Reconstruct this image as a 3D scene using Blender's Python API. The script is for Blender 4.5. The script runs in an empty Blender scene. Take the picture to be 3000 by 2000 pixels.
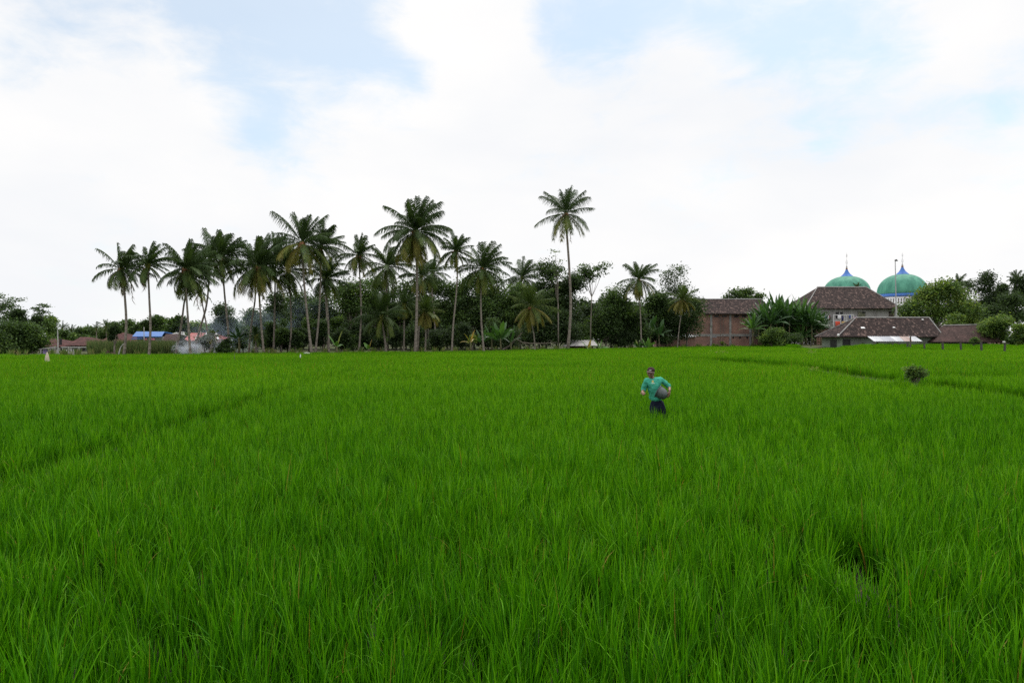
import bpy, math, random
import numpy as np
from mathutils import Vector, noise as mnoise
R = math.radians
rng = np.random.default_rng(7)
random.seed(7)
scene = bpy.context.scene
COL = scene.collection

# ------------------------------------------------------------------ camera
CZ = 2.15
cam_d = bpy.data.cameras.new("camera"); cam = bpy.data.objects.new("camera", cam_d); COL.objects.link(cam)
cam.location = (0, 0, CZ); cam.rotation_euler = (R(90 - 0.2865), 0, 0)
cam_d.sensor_width = 36; cam_d.lens = 24; cam_d.clip_end = 5000; cam_d.clip_start = 0.1
scene.camera = cam
scene.view_settings.view_transform = 'Standard'; scene.view_settings.look = 'None'
scene.view_settings.exposure = 0.0; scene.view_settings.gamma = 1.0
scene.render.filter_size = 1.3; scene.cycles.use_denoising = False
scene.cycles.max_bounces = 6; scene.cycles.transparent_max_bounces = 6
scene.cycles.diffuse_bounces = 3; scene.cycles.transmission_bounces = 3; scene.cycles.volume_bounces = 1

def P(px, py, D):
    """a point of the place: bearing and height read off the photograph, at its real distance"""
    return Vector(((px - 1500) / 2000 * D, D, CZ + (990 - py) / 2000 * D))

# ------------------------------------------------------------------ sky
SUN_EL, SUN_AZ = 58, 28          # degrees; azimuth clockwise from +Y (ahead), to the right
world = bpy.data.worlds.new("World"); scene.world = world; world.use_nodes = True
nt = world.node_tree; nt.nodes.clear()
def N(tree, typ, **kw):
    n = tree.nodes.new(typ)
    for k, v in kw.items(): setattr(n, k, v)
    return n
sky = N(nt, 'ShaderNodeTexSky', sky_type='NISHITA', sun_disc=False)
sky.sun_elevation = R(SUN_EL); sky.sun_rotation = R(SUN_AZ); sky.air_density = 1.0; sky.dust_density = 0.6; sky.ozone_density = 0.4
tc = N(nt, 'ShaderNodeTexCoord')
sep = N(nt, 'ShaderNodeSeparateXYZ'); nt.links.new(tc.outputs['Generated'], sep.inputs[0])
def M(tree, op, a, b=None, c=None, clamp=False):
    n = tree.nodes.new('ShaderNodeMath'); n.operation = op; n.use_clamp = clamp
    for i, v in enumerate((a, b, c)):
        if v is None: continue
        if isinstance(v, (int, float)): n.inputs[i].default_value = v
        else: tree.links.new(v, n.inputs[i])
    return n.outputs[0]
# cloud deck coordinates: the direction projected on a flat layer
zz = M(nt, 'ADD', sep.outputs[2], 0.22)
comb = N(nt, 'ShaderNodeCombineXYZ')
nt.links.new(M(nt, 'DIVIDE', sep.outputs[0], zz), comb.inputs[0]); nt.links.new(M(nt, 'DIVIDE', sep.outputs[1], zz), comb.inputs[1])
def wnoise(scale, detail, rough=0.55, dist=0.0, off=0.0):
    mp = N(nt, 'ShaderNodeMapping'); mp.inputs['Location'].default_value = (off, off * 0.7, off); mp.inputs['Scale'].default_value = (1, 1, 2.3)
    nt.links.new(tc.outputs['Generated'], mp.inputs[0])
    n = N(nt, 'ShaderNodeTexNoise'); n.inputs['Scale'].default_value = scale; n.inputs['Detail'].default_value = detail
    n.inputs['Roughness'].default_value = rough; n.inputs['Distortion'].default_value = dist
    nt.links.new(mp.outputs[0], n.inputs['Vector']); return n.outputs['Fac']
n_big = wnoise(3.2, 7, 0.6, 0.3, 3.1); n_fine = wnoise(11.0, 8, 0.62, 0.4, 9.0); n_grey = wnoise(2.6, 5, 0.5, 0.2, 17.0)
# openings in the clouds, each round a direction of the sky: (px, py, radius, weight)
HOLES = [(740, 60, .17, .85), (1020, 100, .14, .70), (1240, 200, .09, .62), (470, 0, .12, .55), (160, 40, .12, .55), (780, 385, .09, .62), (640, 300, .09, .45), (330, 205, .10, .40), (20, 175, .05, .45),
         (1620, 70, .10, .62), (1800, 60, .15, .72), (2080, 90, .15, .72), (2270, 190, .10, .62), (2420, 380, .06, .48), (2560, 170, .11, .52), (2850, 250, .13, .38), (2450, 60, .12, .50), (2960, 320, .08, .36), (1560, 470, .10, .20), (1380, 20, .08, .45)]
WHITE = [(1420, 60, .10, .75), (1210, 20, .035, .4), (330, 110, .11, .45), (1520, 130, .09, .3), (2010, 190, .07, .35), (2360, 210, .03, .3), (2750, 20, .1, .4)]
nrm = N(nt, 'ShaderNodeVectorMath', operation='NORMALIZE'); nt.links.new(tc.outputs['Generated'], nrm.inputs[0])
wob = N(nt, 'ShaderNodeTexNoise'); wob.inputs['Scale'].default_value = 5.0; wob.inputs['Detail'].default_value = 5
nt.links.new(nrm.outputs[0], wob.inputs['Vector'])
wsub = N(nt, 'ShaderNodeVectorMath', operation='SUBTRACT'); nt.links.new(wob.outputs['Color'], wsub.inputs[0]); wsub.inputs[1].default_value = (.5, .5, .5)
wmul = N(nt, 'ShaderNodeVectorMath', operation='SCALE'); nt.links.new(wsub.outputs[0], wmul.inputs[0]); wmul.inputs['Scale'].default_value = 0.16
wadd = N(nt, 'ShaderNodeVectorMath', operation='ADD'); nt.links.new(nrm.outputs[0], wadd.inputs[0]); nt.links.new(wmul.outputs[0], wadd.inputs[1])
tot = None
for lst, sg in ((HOLES, 1), (WHITE, -1)):
    for (px, py, r, w) in lst:
        d = Vector(((px - 1500) / 2000, 1, (990 - py) / 2000)).normalized()
        vd = N(nt, 'ShaderNodeVectorMath', operation='DISTANCE'); nt.links.new(wadd.outputs[0], vd.inputs[0]); vd.inputs[1].default_value = d
        q = M(nt, 'DIVIDE', vd.outputs['Value'], r * (.61 if sg > 0 else .9))
        g = M(nt, 'MULTIPLY', M(nt, 'EXPONENT', M(nt, 'MULTIPLY', M(nt, 'MULTIPLY', q, q), -1.0)), w * sg)
        tot = g if tot is None else M(nt, 'ADD', tot, g)
blue = M(nt, 'ADD', tot, M(nt, 'MULTIPLY', M(nt, 'SUBTRACT', n_big, 0.5), 1.1))
blue = M(nt, 'ADD', blue, M(nt, 'MULTIPLY', M(nt, 'SUBTRACT', n_fine, 0.5), 1.3))
mr = N(nt, 'ShaderNodeMapRange', interpolation_type='SMOOTHSTEP'); nt.links.new(blue, mr.inputs['Value'])
mr.inputs['From Min'].default_value = 0.10; mr.inputs['From Max'].default_value = 0.95; mr.inputs['To Max'].default_value = 0.45
cloud = N(nt, 'ShaderNodeValToRGB'); nt.links.new(n_grey, cloud.inputs[0])
cloud.color_ramp.elements[0].position = 0.35; cloud.color_ramp.elements[0].color = (0.925, 0.94, 0.965, 1)
cloud.color_ramp.elements[1].position = 0.62; cloud.color_ramp.elements[1].color = (1.02, 1.01, 1.0, 1)
sm = N(nt, 'ShaderNodeVectorMath', operation='MULTIPLY'); nt.links.new(sky.outputs[0], sm.inputs[0]); sm.inputs[1].default_value = (.80, 1.10, 1.12)
bg_s = N(nt, 'ShaderNodeBackground'); nt.links.new(sm.outputs[0], bg_s.inputs[0]); bg_s.inputs[1].default_value = 0.15
bg_c = N(nt, 'ShaderNodeBackground'); nt.links.new(cloud.outputs[0], bg_c.inputs[0]); 
zr_ = N(nt, 'ShaderNodeMapRange', interpolation_type='SMOOTHSTEP'); nt.links.new(sep.outputs[2], zr_.inputs['Value'])   # the veiled sun makes the upper sky brighter
zr_.inputs['From Min'].default_value = 0.42; zr_.inputs['From Max'].default_value = 0.9; zr_.inputs['To Min'].default_value = 1.0; zr_.inputs['To Max'].default_value = 1.9
nt.links.new(zr_.outputs[0], bg_c.inputs[1])
mx = N(nt, 'ShaderNodeMixShader'); nt.links.new(mr.outputs[0], mx.inputs[0]); nt.links.new(bg_c.outputs[0], mx.inputs[1]); nt.links.new(bg_s.outputs[0], mx.inputs[2])
wo = N(nt, 'ShaderNodeOutputWorld'); nt.links.new(mx.outputs[0], wo.inputs[0])

sun_d = bpy.data.lights.new("sun", 'SUN'); sun = bpy.data.objects.new("sun", sun_d); COL.objects.link(sun)
sun_d.energy = 1.5; sun_d.angle = R(12); sun_d.color = (1.0, 0.96, 0.9)
sd = Vector((math.sin(R(SUN_AZ)) * math.cos(R(SUN_EL)), math.cos(R(SUN_AZ)) * math.cos(R(SUN_EL)), math.sin(R(SUN_EL))))
sun.rotation_euler = sd.to_track_quat('Z', 'Y').to_euler(); sun.location = (0, 0, 60)

# ------------------------------------------------------------------ helpers
def link(o, parent=None):
    COL.objects.link(o)
    if parent is not None: o.parent = parent
    return o
def tag(o, label=None, cat=None, group=None, kind=None):
    if label: o['label'] = label
    if cat: o['category'] = cat
    if group: o['group'] = group
    if kind: o['kind'] = kind
    return o
def empty(name, loc, label, cat, group=None):
    o = bpy.data.objects.new(name, None); o.empty_display_size = 0.3; o.location = loc
    return tag(link(o), label, cat, group)
class MB:
    """collects geometry in world coordinates; build() links it as ONE object"""
    def __init__(s): s.v = []; s.f = []; s.n = 0; s.t = []; s.sm = False
    def add(s, v, f, tint=None):
        v = np.asarray(v, dtype=float).reshape(-1, 3)
        s.v.append(v); s.f += [tuple(int(i) + s.n for i in q) for q in f]; s.n += len(v)
        s.t.append(np.full(len(v), 0.5) if tint is None else np.broadcast_to(np.asarray(tint, float), (len(v),)))
        return s
    def box(s, x0, x1, y0, y1, z0, z1):
        v = [(x, y, z) for z in (z0, z1) for (x, y) in ((x0, y0), (x1, y0), (x1, y1), (x0, y1))]
        return s.add(v, [(0, 3, 2, 1), (4, 5, 6, 7), (0, 1, 5, 4), (1, 2, 6, 5), (2, 3, 7, 6), (3, 0, 4, 7)])
    def tube(s, pts, rad, n=8, cap=True, tint=None):
        pts = [Vector(p) for p in pts]; rad = rad if hasattr(rad, '__len__') else [rad] * len(pts)
        V = []; F = []
        for i, p in enumerate(pts):
            t = (pts[min(i + 1, len(pts) - 1)] - pts[max(i - 1, 0)]).normalized()
            a = Vector((1, 0, 0)) if abs(t.x) < 0.8 else Vector((0, 1, 0))
            u = t.cross(a).normalized(); w = t.cross(u)
            for k in range(n):
                th = 2 * math.pi * k / n; V.append(p + (u * math.cos(th) + w * math.sin(th)) * rad[i])
        for i in range(len(pts) - 1):
            for k in range(n):
                a, b = i * n + k, i * n + (k + 1) % n; F.append((a, b, b + n, a + n))
        if cap: F.append(tuple(range(n - 1, -1, -1))); F.append(tuple(range((len(pts) - 1) * n, len(pts) * n)))
        return s.add([tuple(v) for v in V], F, tint)
    def ball(s, c, r, n=8, m=6, sc=(1, 1, 1)):
        V = []; F = []
        for i in range(m + 1):
            ph = math.pi * i / m
            for k in range(n):
                th = 2 * math.pi * k / n
                V.append((c[0] + r * sc[0] * math.sin(ph) * math.cos(th), c[1] + r * sc[1] * math.sin(ph) * math.sin(th), c[2] + r * sc[2] * math.cos(ph)))
        for i in range(m):
            for k in range(n):
                a, b = i * n + k, i * n + (k + 1) % n; F.append((a, a + n, b + n, b))
        return s.add(V, F)
    def lathe(s, c, prof, n=32):
        V = []; F = []
        for (r, z) in prof:
            for k in range(n):
                th = 2 * math.pi * k / n; V.append((c[0] + r * math.cos(th), c[1] + r * math.sin(th), c[2] + z))
        for i in range(len(prof) - 1):
            for k in range(n):
                a, b = i * n + k, i * n + (k + 1) % n; F.append((a, b, b + n, a + n))
        return s.add(V, F)
    def build(s, name, mat, parent=None, smooth=False, origin=None):
        me = bpy.data.meshes.new(name)
        v = np.concatenate(s.v) if s.v else np.zeros((0, 3))
        org = np.zeros(3)
        if origin is not None: org = np.asarray(origin, float)
        elif parent is not None:
            q = parent
            while q is not None: org = org + np.array(q.location); q = q.parent
        me.from_pydata((v - org).tolist(), [], s.f)
        a = me.attributes.new('tint', 'FLOAT', 'POINT'); a.data.foreach_set('value', np.concatenate(s.t).astype(np.float32))
        if smooth: me.polygons.foreach_set('use_smooth', [True] * len(me.polygons))
        me.materials.append(mat)
        o = bpy.data.objects.new(name, me)
        if origin is not None: o.location = tuple(org)
        return link(o, parent)
def quadcloud(mb, pos, size, up=0.35, tint=0.5, asp=0.6):
    """leaf-sized faces at pos, bent about the middle"""
    n = len(pos); nr = rng.normal(size=(n, 3)); nr[:, 2] = np.abs(nr[:, 2]) + up
    nr /= np.linalg.norm(nr, axis=1)[:, None]
    a = rng.normal(size=(n, 3)); u = np.cross(nr, a); u /= np.linalg.norm(u, axis=1)[:, None]; w = np.cross(nr, u)
    sz = size * rng.uniform(0.6, 1.35, n)[:, None]
    V = np.stack([pos - u * sz, pos + w * sz * asp - nr * sz * .15, pos + u * sz, pos - w * sz * asp - nr * sz * .15], 1).reshape(-1, 3)
    base = mb.n; mb.v.append(V); mb.n += len(V)
    idx = np.arange(n)[:, None] * 4 + base
    mb.f += [tuple(r) for r in (idx + np.array([[0, 1, 2, 3]])).tolist()]
    mb.t.append(np.repeat(np.broadcast_to(tint, (n,)), 4))

# ------------------------------------------------------------------ materials
def mat(name, col=(.5, .5, .5), rough=0.8, spec=0.3, col2=None, nscale=3.0, ndetail=6, mix=(0.35, 0.65), coords='Object', stretch=(1, 1, 1), trans=0.0, tcol=None, tint=None, bump=0.0, metal=0.0, two=None):
    m = bpy.data.materials.new(name); m.use_nodes = True; t = m.node_tree
    b = t.nodes['Principled BSDF']; b.inputs['Roughness'].default_value = rough; b.inputs['Specular IOR Level'].default_value = spec; b.inputs['Metallic'].default_value = metal
    co = t.nodes.new('ShaderNodeTexCoord')
    if coords == 'World': cs = t.nodes.new('ShaderNodeNewGeometry').outputs['Position']
    else: cs = co.outputs['Object']
    mp = t.nodes.new('ShaderNodeMapping'); mp.inputs['Scale'].default_value = stretch; t.links.new(cs, mp.inputs[0])
    nz = t.nodes.new('ShaderNodeTexNoise'); nz.inputs['Scale'].default_value = nscale; nz.inputs['Detail'].default_value = ndetail
    t.links.new(mp.outputs[0], nz.inputs['Vector'])
    c2 = col2 or tuple(c * 0.75 for c in col)
    rp = t.nodes.new('ShaderNodeValToRGB'); t.links.new(nz.outputs['Fac'], rp.inputs[0])
    rp.color_ramp.elements[0].position = mix[0]; rp.color_ramp.elements[0].color = (*c2, 1)
    rp.color_ramp.elements[1].position = mix[1]; rp.color_ramp.elements[1].color = (*col, 1)
    out = rp.outputs[0]
    if tint is not None:       # a per-leaf colour stored with the leaf (young, mature, withered)
        at = t.nodes.new('ShaderNodeAttribute'); at.attribute_name = 'tint'
        r2 = t.nodes.new('ShaderNodeValToRGB'); t.links.new(at.outputs['Fac'], r2.inputs[0]); els = r2.color_ramp.elements
        for i, (p, c) in enumerate(tint):
            e = els[i] if i < 2 else els.new(p)
            e.position = p; e.color = (*c, 1)
        mxn = t.nodes.new('ShaderNodeMix'); mxn.data_type = 'RGBA'; mxn.blend_type = 'MULTIPLY'; mxn.inputs[0].default_value = 1.0
        sc = t.nodes.new('ShaderNodeMix'); sc.data_type = 'RGBA'; sc.blend_type = 'MIX'; sc.inputs[0].default_value = 0.5
        t.links.new(r2.outputs[0], mxn.inputs[6]); t.links.new(out, mxn.inputs[7]); out = mxn.outputs[2]
    t.links.new(out, b.inputs['Base Color'])
    if bump:
        bp = t.nodes.new('ShaderNodeBump'); bp.inputs['Strength'].default_value = bump; t.links.new(nz.outputs['Fac'], bp.inputs['Height']); t.links.new(bp.outputs[0], b.inputs['Normal'])
    if trans:
        tr = t.nodes.new('ShaderNodeBsdfTranslucent')
        if tcol:
            mt = t.nodes.new('ShaderNodeMix'); mt.data_type = 'RGBA'; mt.blend_type = 'MULTIPLY'; mt.inputs[0].default_value = 1.0
            t.links.new(out, mt.inputs[6]); mt.inputs[7].default_value = (*tcol, 1); t.links.new(mt.outputs[2], tr.inputs[0])
        else: t.links.new(out, tr.inputs[0])
        ms = t.nodes.new('ShaderNodeMixShader'); ms.inputs[0].default_value = trans
        t.links.new(b.outputs[0], ms.inputs[1]); t.links.new(tr.outputs[0], ms.inputs[2]); t.links.new(ms.outputs[0], t.nodes['Material Output'].inputs[0])
    return m
W = (1, 1, 1)
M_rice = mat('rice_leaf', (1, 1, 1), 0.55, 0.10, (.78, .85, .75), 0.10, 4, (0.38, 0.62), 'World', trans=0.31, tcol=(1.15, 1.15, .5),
             tint=[(0.0, (.018, .085, .002)), (0.45, (.088, .285, .002)), (0.8, (.20, .44, .006)), (0.93, (.30, .45, .10)), (1.0, (.36, .24, .045))])  # pale stop: grey-green leaf backs with their sheen painted in
# vignette-like shade painted into the rice colour by distance: darker near, yellower far out
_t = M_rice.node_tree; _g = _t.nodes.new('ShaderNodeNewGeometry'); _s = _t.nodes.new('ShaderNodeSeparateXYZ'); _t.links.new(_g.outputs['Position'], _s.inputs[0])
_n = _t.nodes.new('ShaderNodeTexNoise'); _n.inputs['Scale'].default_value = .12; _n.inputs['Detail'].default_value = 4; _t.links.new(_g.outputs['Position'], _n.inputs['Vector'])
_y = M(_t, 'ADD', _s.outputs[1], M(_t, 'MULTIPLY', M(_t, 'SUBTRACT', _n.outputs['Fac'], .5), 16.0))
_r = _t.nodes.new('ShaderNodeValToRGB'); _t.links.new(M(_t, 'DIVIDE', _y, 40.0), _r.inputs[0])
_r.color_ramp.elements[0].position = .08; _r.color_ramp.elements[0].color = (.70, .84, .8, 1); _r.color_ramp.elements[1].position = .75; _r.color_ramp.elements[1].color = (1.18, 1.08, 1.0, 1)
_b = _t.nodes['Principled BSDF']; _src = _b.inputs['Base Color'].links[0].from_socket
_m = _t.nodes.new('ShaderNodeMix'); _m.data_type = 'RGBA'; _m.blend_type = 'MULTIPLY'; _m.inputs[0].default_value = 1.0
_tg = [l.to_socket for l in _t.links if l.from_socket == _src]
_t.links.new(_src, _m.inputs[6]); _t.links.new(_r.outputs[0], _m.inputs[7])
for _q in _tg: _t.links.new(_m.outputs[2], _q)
M_palm = mat('palm_frond', W, 0.55, 0.2, (.75, .8, .8), 0.5, 3, trans=0.25, tcol=(1.1, 1.1, .6),
             tint=[(0.0, (.036, .066, .022)), (0.45, (.070, .115, .028)), (0.75, (.17, .20, .036)), (1.0, (.26, .18, .050))])
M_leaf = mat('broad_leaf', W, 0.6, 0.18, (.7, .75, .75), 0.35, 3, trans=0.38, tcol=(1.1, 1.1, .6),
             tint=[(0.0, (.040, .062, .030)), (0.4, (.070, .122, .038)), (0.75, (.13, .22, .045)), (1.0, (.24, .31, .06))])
M_ban = mat('banana_leaf', W, 0.4, 0.45, (.8, .85, .8), 1.5, 3, trans=0.30, tcol=(1.1, 1.15, .5),
            tint=[(0.0, (.028, .065, .026)), (0.45, (.055, .13, .035)), (0.8, (.13, .27, .05)), (1.0, (.42, .27, .05))])
M_trunk = mat('palm_bark', (.27, .235, .20), 0.9, 0.1, (.13, .11, .095), 2.2, 8, (.35, .65), stretch=(1, 1, 3.5), bump=0.4)
M_bark = mat('tree_bark', (.24, .21, .18), 0.9, 0.1, (.10, .085, .07), 2.0, 7, stretch=(1, 1, .5))
M_bstem = mat('banana_stem', (.14, .15, .07), 0.7, 0.3, (.09, .065, .035), 3.0, 5)
M_nut = mat('coconut_husk', (.26, .115, .045), 0.6, 0.3, (.13, .06, .025), 6)
M_dead = mat('dead_frond_brown', (.19, .13, .08), 0.9, 0.1, (.10, .065, .04), 3)

# ------------------------------------------------------------------ ground
def edge_D(px):
    return np.interp(px, [-600, 0, 500, 900, 1250, 1600, 1800, 2000, 2290, 2370, 3000, 3700], [64, 68, 73, 79, 86, 101, 114, 136, 146, 111, 110, 110])
g = MB(); S = 700
xs = np.linspace(-S, S, 41); ys = np.linspace(-60, 900, 41)
gv = [(x, y, 0) for y in ys for x in xs]; gf = [(j * 41 + i, j * 41 + i + 1, (j + 1) * 41 + i + 1, (j + 1) * 41 + i) for j in range(40) for i in range(40)]
g.add(gv, gf)
M_ground = mat('paddy_mud', (.045, .032, .022), 0.75, 0.25, (.022, .018, .015), 3.0, 8, (.35, .65), 'World', bump=0.5)
M_land = mat('grassy_earth', (.055, .085, .022), 0.9, 0.1, (.055, .045, .03), 0.4, 8, (.42, .6), 'World', bump=0.3)
gr = g.build('ground', M_land); tag(gr, kind='structure')
# the flooded paddy floor lies on the earth, up to the field's far edge
pxs = np.linspace(-900, 3900, 80); pv = [(-8, 0.6, .006), (8, 0.6, .006)]
ring = [((p - 1500) / 2000 * edge_D(p), edge_D(p), .006) for p in pxs]
RB = ([8, 17.5, 29, 41, 66, 90], [14.9, 15.3, 15.9, 17.6, 14.0, 8.0]); LB = ([5, 7, 23, 40, 60], [-6.2, -6.4, -7.7, -10, -15])
def sst(x, a, b):
    t = np.clip((x - a) / (b - a), 0, 1); return t * t * (3 - 2 * t)
def terrace(x, y): return .72 * sst(y, 94, 110) * sst(x, 49, 57)      # higher ground behind the row of posts
def H(x, y):
    """the plots lie in low steps: right hand and left hand plots a little above the middle one"""
    x = np.asarray(x, float); y = np.asarray(y, float)
    r = .17 * sst(x - np.interp(y, *RB), .15, .5) * (1 - sst(y, 52, 68)) + .09 * sst(y, 29.3, 29.8) * (1 - sst(y, 50, 66)) * sst(x, 16.0, 16.6)
    l = .06 * sst(np.interp(y, *LB) - x, .1, .45) * (1 - sst(y, 34, 52)) + .06 * sst(y, 37.8, 38.4) * (1 - sst(y, 52, 75)) * sst(-x, 15, 17)
    return r + l + terrace(x, y)
tm = MB(); _gx, _gy = np.meshgrid(np.linspace(42, 330, 120), np.linspace(90, 400, 120)); _i = np.arange(14400).reshape(120, 120)
tm.add(np.stack([_gx, _gy, terrace(_gx, _gy) + .012 * (terrace(_gx, _gy) > .001) - .004], -1).reshape(-1, 3), np.stack([_i[:-1, :-1], _i[:-1, 1:], _i[1:, 1:], _i[1:, :-1]], -1).reshape(-1, 4).tolist())
tag(tm.build('terrace', M_land), kind='structure')
pm = MB(); gx_ = np.arange(-80, 80.1, .4); gy_ = np.arange(.4, 92.1, .4); GX, GY = np.meshgrid(gx_, gy_)
GZ = H(GX, GY) + .006; nx_, ny_ = len(gx_), len(gy_); kk = (np.abs(GX) < GY * .85 + 3)
idx = np.arange(nx_ * ny_).reshape(ny_, nx_); okq = kk[:-1, :-1] & (GY[:-1, :-1] < edge_D(1500 + 2000 * GX[:-1, :-1] / GY[:-1, :-1]))
q_ = np.stack([idx[:-1, :-1], idx[:-1, 1:], idx[1:, 1:], idx[1:, :-1]], -1)[okq]
pm.add(np.stack([GX, GY, GZ], -1).reshape(-1, 3), q_.tolist())
o = pm.build('paddy_mud', M_ground); tag(o, kind='structure')
# ------------------------------------------------------------------ rice
def blade_set(nb, rad, seg, width, len_lo, len_hi, area=None):
    mb = MB(); V = []; F = []; T = []; n0 = 0
    for b in range(nb):
        a = rng.uniform(0, 2 * math.pi)
        if area: bx, by = rng.uniform(-area / 2, area / 2, 2)
        else: rr = rad * math.sqrt(rng.uniform()); bx, by = rr * math.cos(a), rr * math.sin(a); a += rng.normal() * .7
        L = rng.uniform(len_lo, len_hi); lean = abs(rng.normal(0.10, 0.11)) + 0.01; bend = abs(rng.normal(0.16, 0.20))
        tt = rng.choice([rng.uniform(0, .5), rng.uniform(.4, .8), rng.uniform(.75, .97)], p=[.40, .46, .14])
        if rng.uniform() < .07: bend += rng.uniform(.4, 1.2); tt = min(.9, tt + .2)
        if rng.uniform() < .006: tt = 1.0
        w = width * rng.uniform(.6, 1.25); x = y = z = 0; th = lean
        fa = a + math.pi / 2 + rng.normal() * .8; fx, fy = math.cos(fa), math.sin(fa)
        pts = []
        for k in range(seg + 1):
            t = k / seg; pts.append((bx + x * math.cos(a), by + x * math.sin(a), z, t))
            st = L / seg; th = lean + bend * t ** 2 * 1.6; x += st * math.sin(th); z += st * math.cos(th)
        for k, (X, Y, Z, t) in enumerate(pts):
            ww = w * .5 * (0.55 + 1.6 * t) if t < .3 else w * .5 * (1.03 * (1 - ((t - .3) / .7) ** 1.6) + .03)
            V += [(X - fx * ww, Y - fy * ww, Z), (X + fx * ww, Y + fy * ww, Z)]; q_ = tt * (.06 + .94 * t ** .9) if tt < 1 else tt; T += [q_, q_]  # bases darkened: older leaf colour plus painted canopy shade
        for k in range(seg): q = n0 + 2 * k; F.append((q, q + 1, q + 3, q + 2))
        n0 += 2 * (seg + 1)
    me = bpy.data.meshes.new('rice_tuft'); me.from_pydata(V, [], F)
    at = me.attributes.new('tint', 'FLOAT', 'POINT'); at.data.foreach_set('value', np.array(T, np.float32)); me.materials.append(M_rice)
    return me
tcol = bpy.data.collections.new('rice_tufts')
LOD = []
def addt(me, k):
    o = bpy.data.objects.new('t%02d' % k, me); tcol.objects.link(o)
k = 0
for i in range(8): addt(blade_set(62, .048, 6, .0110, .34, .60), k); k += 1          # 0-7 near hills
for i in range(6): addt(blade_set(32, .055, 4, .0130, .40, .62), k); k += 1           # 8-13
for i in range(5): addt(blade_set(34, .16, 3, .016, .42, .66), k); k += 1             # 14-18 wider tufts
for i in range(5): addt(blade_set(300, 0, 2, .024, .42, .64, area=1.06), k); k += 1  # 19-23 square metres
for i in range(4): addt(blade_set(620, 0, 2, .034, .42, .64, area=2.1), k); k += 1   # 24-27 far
BUNDS = [((-7.7, 23), (-6.4, 7.0), .165), ((14.0, 66), (17.6, 41), .42), ((17.6, 41), (15.9, 29), .36), ((15.9, 29), (15.3, 17.5), .32), ((16, 29.5), (26, 29.4), .30),
         ((-44, 54), (-24, 52), .35), ((-30, 37.5), (-17, 38.5), .22), ((-14, 60), (20, 61), .22), ((24, 45), (60, 47), .3), ((60, 47), (64, 86), .3), ((64, 86), (54, 132), .6), ((-7.7, 23), (-10, 53), .16), ((-16, 53), (-14, 60), .2)]
def bdist(x, y):
    best = np.full(len(x), 9.0)
    for (a, b, w) in BUNDS:
        ax, ay = a; bx, by = b; dx, dy = bx - ax, by - ay; L2 = dx * dx + dy * dy
        t = np.clip(((x - ax) * dx + (y - ay) * dy) / L2, 0, 1)
        wig = .12 * np.sin(t * math.sqrt(L2) * 1.3) + .07 * np.sin(t * math.sqrt(L2) * 3.1)
        d = np.abs(np.hypot(x - ax - t * dx, y - ay - t * dy) + wig * .5) / w
        best = np.minimum(best, d / 1.25)
    return best
GAPS = [(-1.05, 5.7, .10), (-1.0, 5.2, .09), (-1.03, 4.7, .10), (-1.1, 4.4, .08), (2.85, 5.7, .20), (2.75, 5.3, .22), (2.62, 4.9, .19), (2.75, 4.5, .19), (3.0, 4.25, .16), (3.3, 4.3, .13), (-.05, 4.8, .10), (.25, 4.5, .08), (-1.9, 4.4, .09), (1.3, 4.4, .09), (.0, 6.3, .08), (-2.6, 5.3, .09)]
PT = []
def zone(step, y0, y1, kinds, jit, scl):
    ny = int((y1 - y0) / step) + 1
    for j in range(ny):
        y = y0 + j * step; hw = y * .80 + 5.0; xs_ = np.arange(-hw, hw + step, step)
        X = xs_ + rng.uniform(-jit, jit, len(xs_)) * step; Y = y + rng.uniform(-jit, jit, len(xs_)) * step
        pp = 1500 + 2000 * X / np.maximum(Y, .5)
        ok = (Y < edge_D(pp) - step * .5)
        b = bdist(X, Y)
        lim = 1.0 if step < .5 else 1.0
        ok &= (b > lim) | (rng.uniform(size=len(X)) < .12)
        if y < 9:
            for (gx, gy, grd) in GAPS: ok &= np.hypot(X - gx, Y - gy) > grd * 1.12
            ok &= rng.uniform(size=len(X)) > .03
        s = scl * (1 + .10 * rng.normal(size=len(X)))
        lf = np.array([mnoise.noise((float(a) * .16, float(c) * .16, 0)) for a, c in zip(X, Y)]) + .6 * np.array([mnoise.noise((float(a) * .8, float(c) * .8, 5)) for a, c in zip(X, Y)])
        s = s * (1 + .16 * lf); s = np.where(b < 1.0, s * .5, s)
        for q in range(len(X)):
            if ok[q]: PT.append((X[q], Y[q], float(s[q]), int(rng.integers(kinds[0], kinds[1])), lf[q]))
zone(.205, 1.4, 10, (0, 8), .24, 1.0)
zone(.21, 10, 27, (8, 14), .42, .95)
zone(.30, 27.1, 62, (14, 19), .45, .90)
zone(1.0, 62.5, 120, (19, 24), .2, .90)
zone(2.0, 121.5, 226, (24, 28), .1, .90)
PT = np.array(PT); n = len(PT)
me = bpy.data.meshes.new('rice_plants'); me.vertices.add(n)
co = np.zeros((n, 3), np.float32); co[:, :2] = PT[:, :2]; co[:, 2] = .004 + H(PT[:, 0], PT[:, 1]); me.vertices.foreach_set('co', co.ravel())
def attr(nm, typ, arr):
    a = me.attributes.new(nm, typ, 'POINT')
    a.data.foreach_set('vector' if typ == 'FLOAT_VECTOR' else 'value', np.asarray(arr).ravel())
pk = PT[:, 3].astype(np.int32); big = pk >= 19
rz = np.where(big, rng.integers(0, 4, n) * math.pi / 2, rng.uniform(0, 2 * math.pi, n))
tx = np.where(big, 0, rng.normal(0, .07, n)); ty = np.where(big, 0, rng.normal(.05, .08, n))
attr('rot', 'FLOAT_VECTOR', np.stack([tx, ty, rz], 1).astype(np.float32))
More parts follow.
